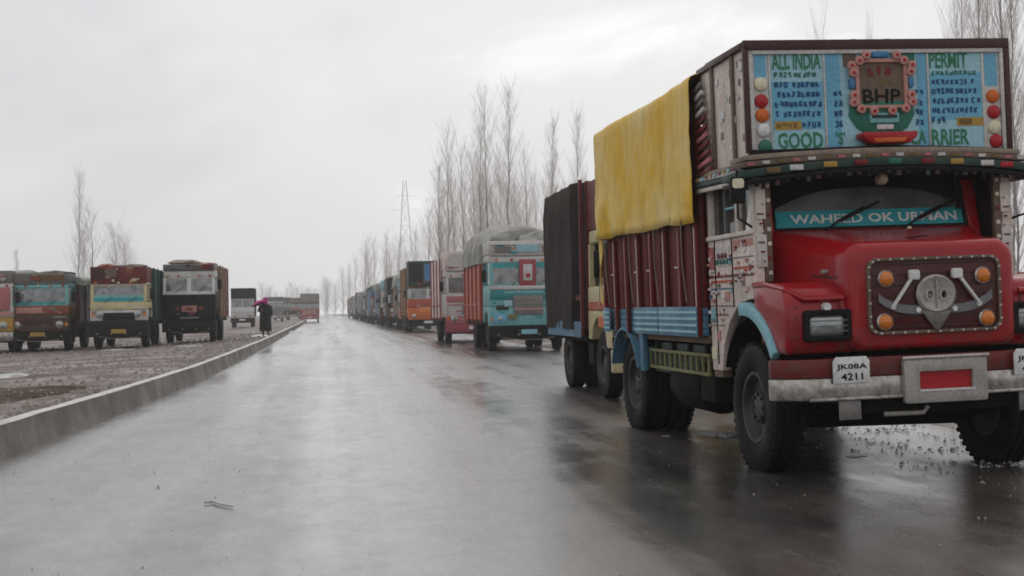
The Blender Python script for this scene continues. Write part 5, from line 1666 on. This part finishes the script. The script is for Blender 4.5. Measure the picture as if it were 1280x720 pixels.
# ================================================================ THE PERSON BY THE KERB
def person(x, y, z):
    T = thing('person', 'person in a long black cloak standing on the verge by the kerb', 'person', (x, y, z), R(20))
    me = bpy.data.meshes.new('body')
    J = [((0, 0, .92), .17, .13), ((0, 0, 1.15), .16, .12), ((0, 0, 1.34), .19, .11), ((0, -.01, 1.43), .06, .06), ((0, -.02, 1.50), .07, .08), ((0, -.02, 1.58), .082, .095), ((0, -.02, 1.66), .05, .06),
         ((-.19, 0, 1.35), .065, .065), ((-.26, -.03, 1.12), .055, .055), ((-.16, -.20, 1.17), .042, .042), ((-.12, -.24, 1.20), .035, .03),
         ((.19, 0, 1.35), .065, .065), ((.25, .02, 1.10), .055, .055), ((.22, -.08, .88), .042, .042), ((.21, -.11, .79), .035, .03),
         ((-.10, 0, .82), .11, .11), ((-.11, -.02, .48), .07, .07), ((-.11, .02, .08), .05, .05), ((-.12, -.13, .04), .04, .035),
         ((.10, 0, .82), .11, .11), ((.11, -.03, .48), .07, .07), ((.12, .0, .08), .05, .05), ((.13, -.15, .04), .04, .035)]
    E = [(0, 1), (1, 2), (2, 3), (3, 4), (4, 5), (5, 6), (2, 7), (7, 8), (8, 9), (9, 10), (2, 11), (11, 12), (12, 13), (13, 14), (0, 15), (15, 16), (16, 17), (17, 18), (0, 19), (19, 20), (20, 21), (21, 22)]
    me.from_pydata([j[0] for j in J], E, [])
    me.materials.append(MAT['skin'])
    o = bpy.data.objects.new('body', me)
    C.objects.link(o)
    o.parent = T
    o.modifiers.new('skin', 'SKIN')
    o.modifiers.new('sub', 'SUBSURF').levels = 1
    sk = me.skin_vertices[0].data
    for i, j in enumerate(J):
        sk[i].radius = (j[1], j[2])
    sk[0].use_root = True
    # long loose cloak with folds
    g = G()
    secs = []
    for z, rx, ry in ((.22, .255, .22), (.45, .25, .21), (.8, .24, .19), (1.05, .235, .18), (1.25, .25, .165), (1.36, .22, .14), (1.42, .12, .10), (1.45, .075, .085)):
        secs.append([(math.cos(a * math.pi / 14) * rx * (1 + (.07 if z < 1.2 else 0) * math.sin(a * 1.9 + z)), math.sin(a * math.pi / 14) * ry * (1 + (.07 if z < 1.2 else 0) * math.cos(a * 2.3)) - .01, z) for a in range(28)])
    obj('cloak', g.loft(secs, True, False, False), 'cloth_black', T, smooth=70)
    for sx, pts in ((-1, [(-.18, 0, 1.36), (-.26, -.02, 1.13), (-.17, -.18, 1.165)]), (1, [(.18, 0, 1.36), (.255, .02, 1.10), (.225, -.07, .90)])):
        obj('sleeve', G().tube(pts, [.085, .09, .085], 10), 'cloth_black', T, smooth=70)
    obj('headscarf', G().lathe([(.001, .16), (.06, .145), (.105, .09), (.115, .0), (.12, -.09), (.15, -.16)], (0, .01, 1.575), 2, 16, False), 'magenta', T, smooth=70)
    return T
PX, PY = gnd(332, 421, .27)
person(PX, PY, verge_z(PX, PY) + .02)
# open umbrella in the person's hand, tilted to the side
U = thing('umbrella', 'magenta umbrella tilted over the shoulder of the person in black', 'umbrella', (PX - .10, PY - .27, verge_z(PX, PY) + 1.16))
g = G()
secs = []
for k in range(7):
    t = k / 6
    r = .42 * math.sin(t * 1.35)
    z = .32 + .20 * math.cos(t * 1.45)
    secs.append([(r * math.cos(a * math.pi / 8) * (1 - .05 * (a % 2) * t), r * math.sin(a * math.pi / 8) * (1 - .05 * (a % 2) * t), z) for a in range(16)])
obj('canopy', g.loft(secs, True, True, False), 'magenta', U, smooth=30)
obj('shaft', G().tube([(0, 0, -.10), (0, 0, .56)], .008, 6), 'steel', U)
for k in range(8):
    a = k * math.pi / 4
    obj('rib', G().tube([(0, 0, .515), (.26 * math.cos(a), .26 * math.sin(a), .445), (.40 * math.cos(a), .40 * math.sin(a), .345)], .004, 3), 'steel', U)
U.rotation_euler = (R(-4), R(-24), 0)
U.scale = (.8, .8, .9)

# ================================================================ MIST
g = G().box((-575, -45, -1.2), (615, 615, 34))
hz = obj('haze', g, 'white', smooth=0)
hm = bpy.data.materials.new('mist')
hm.use_nodes = True
hn = hm.node_tree.nodes
for n_ in list(hn):
    if n_.type != 'OUTPUT_MATERIAL':
        hn.remove(n_)
pv = hn.new('ShaderNodeVolumePrincipled')
pv.inputs['Color'].default_value = (0.985, 0.985, 0.99, 1)
pv.inputs['Density'].default_value = 0.0009
pv.inputs['Anisotropy'].default_value = 0.55
hm.node_tree.links.new(pv.outputs[0], [n_ for n_ in hn if n_.type == 'OUTPUT_MATERIAL'][0].inputs['Volume'])
hz.data.materials.clear()
hz.data.materials.append(hm)
tag(hz, 'thin pale winter mist filling the air over the road', 'mist', kind='stuff')
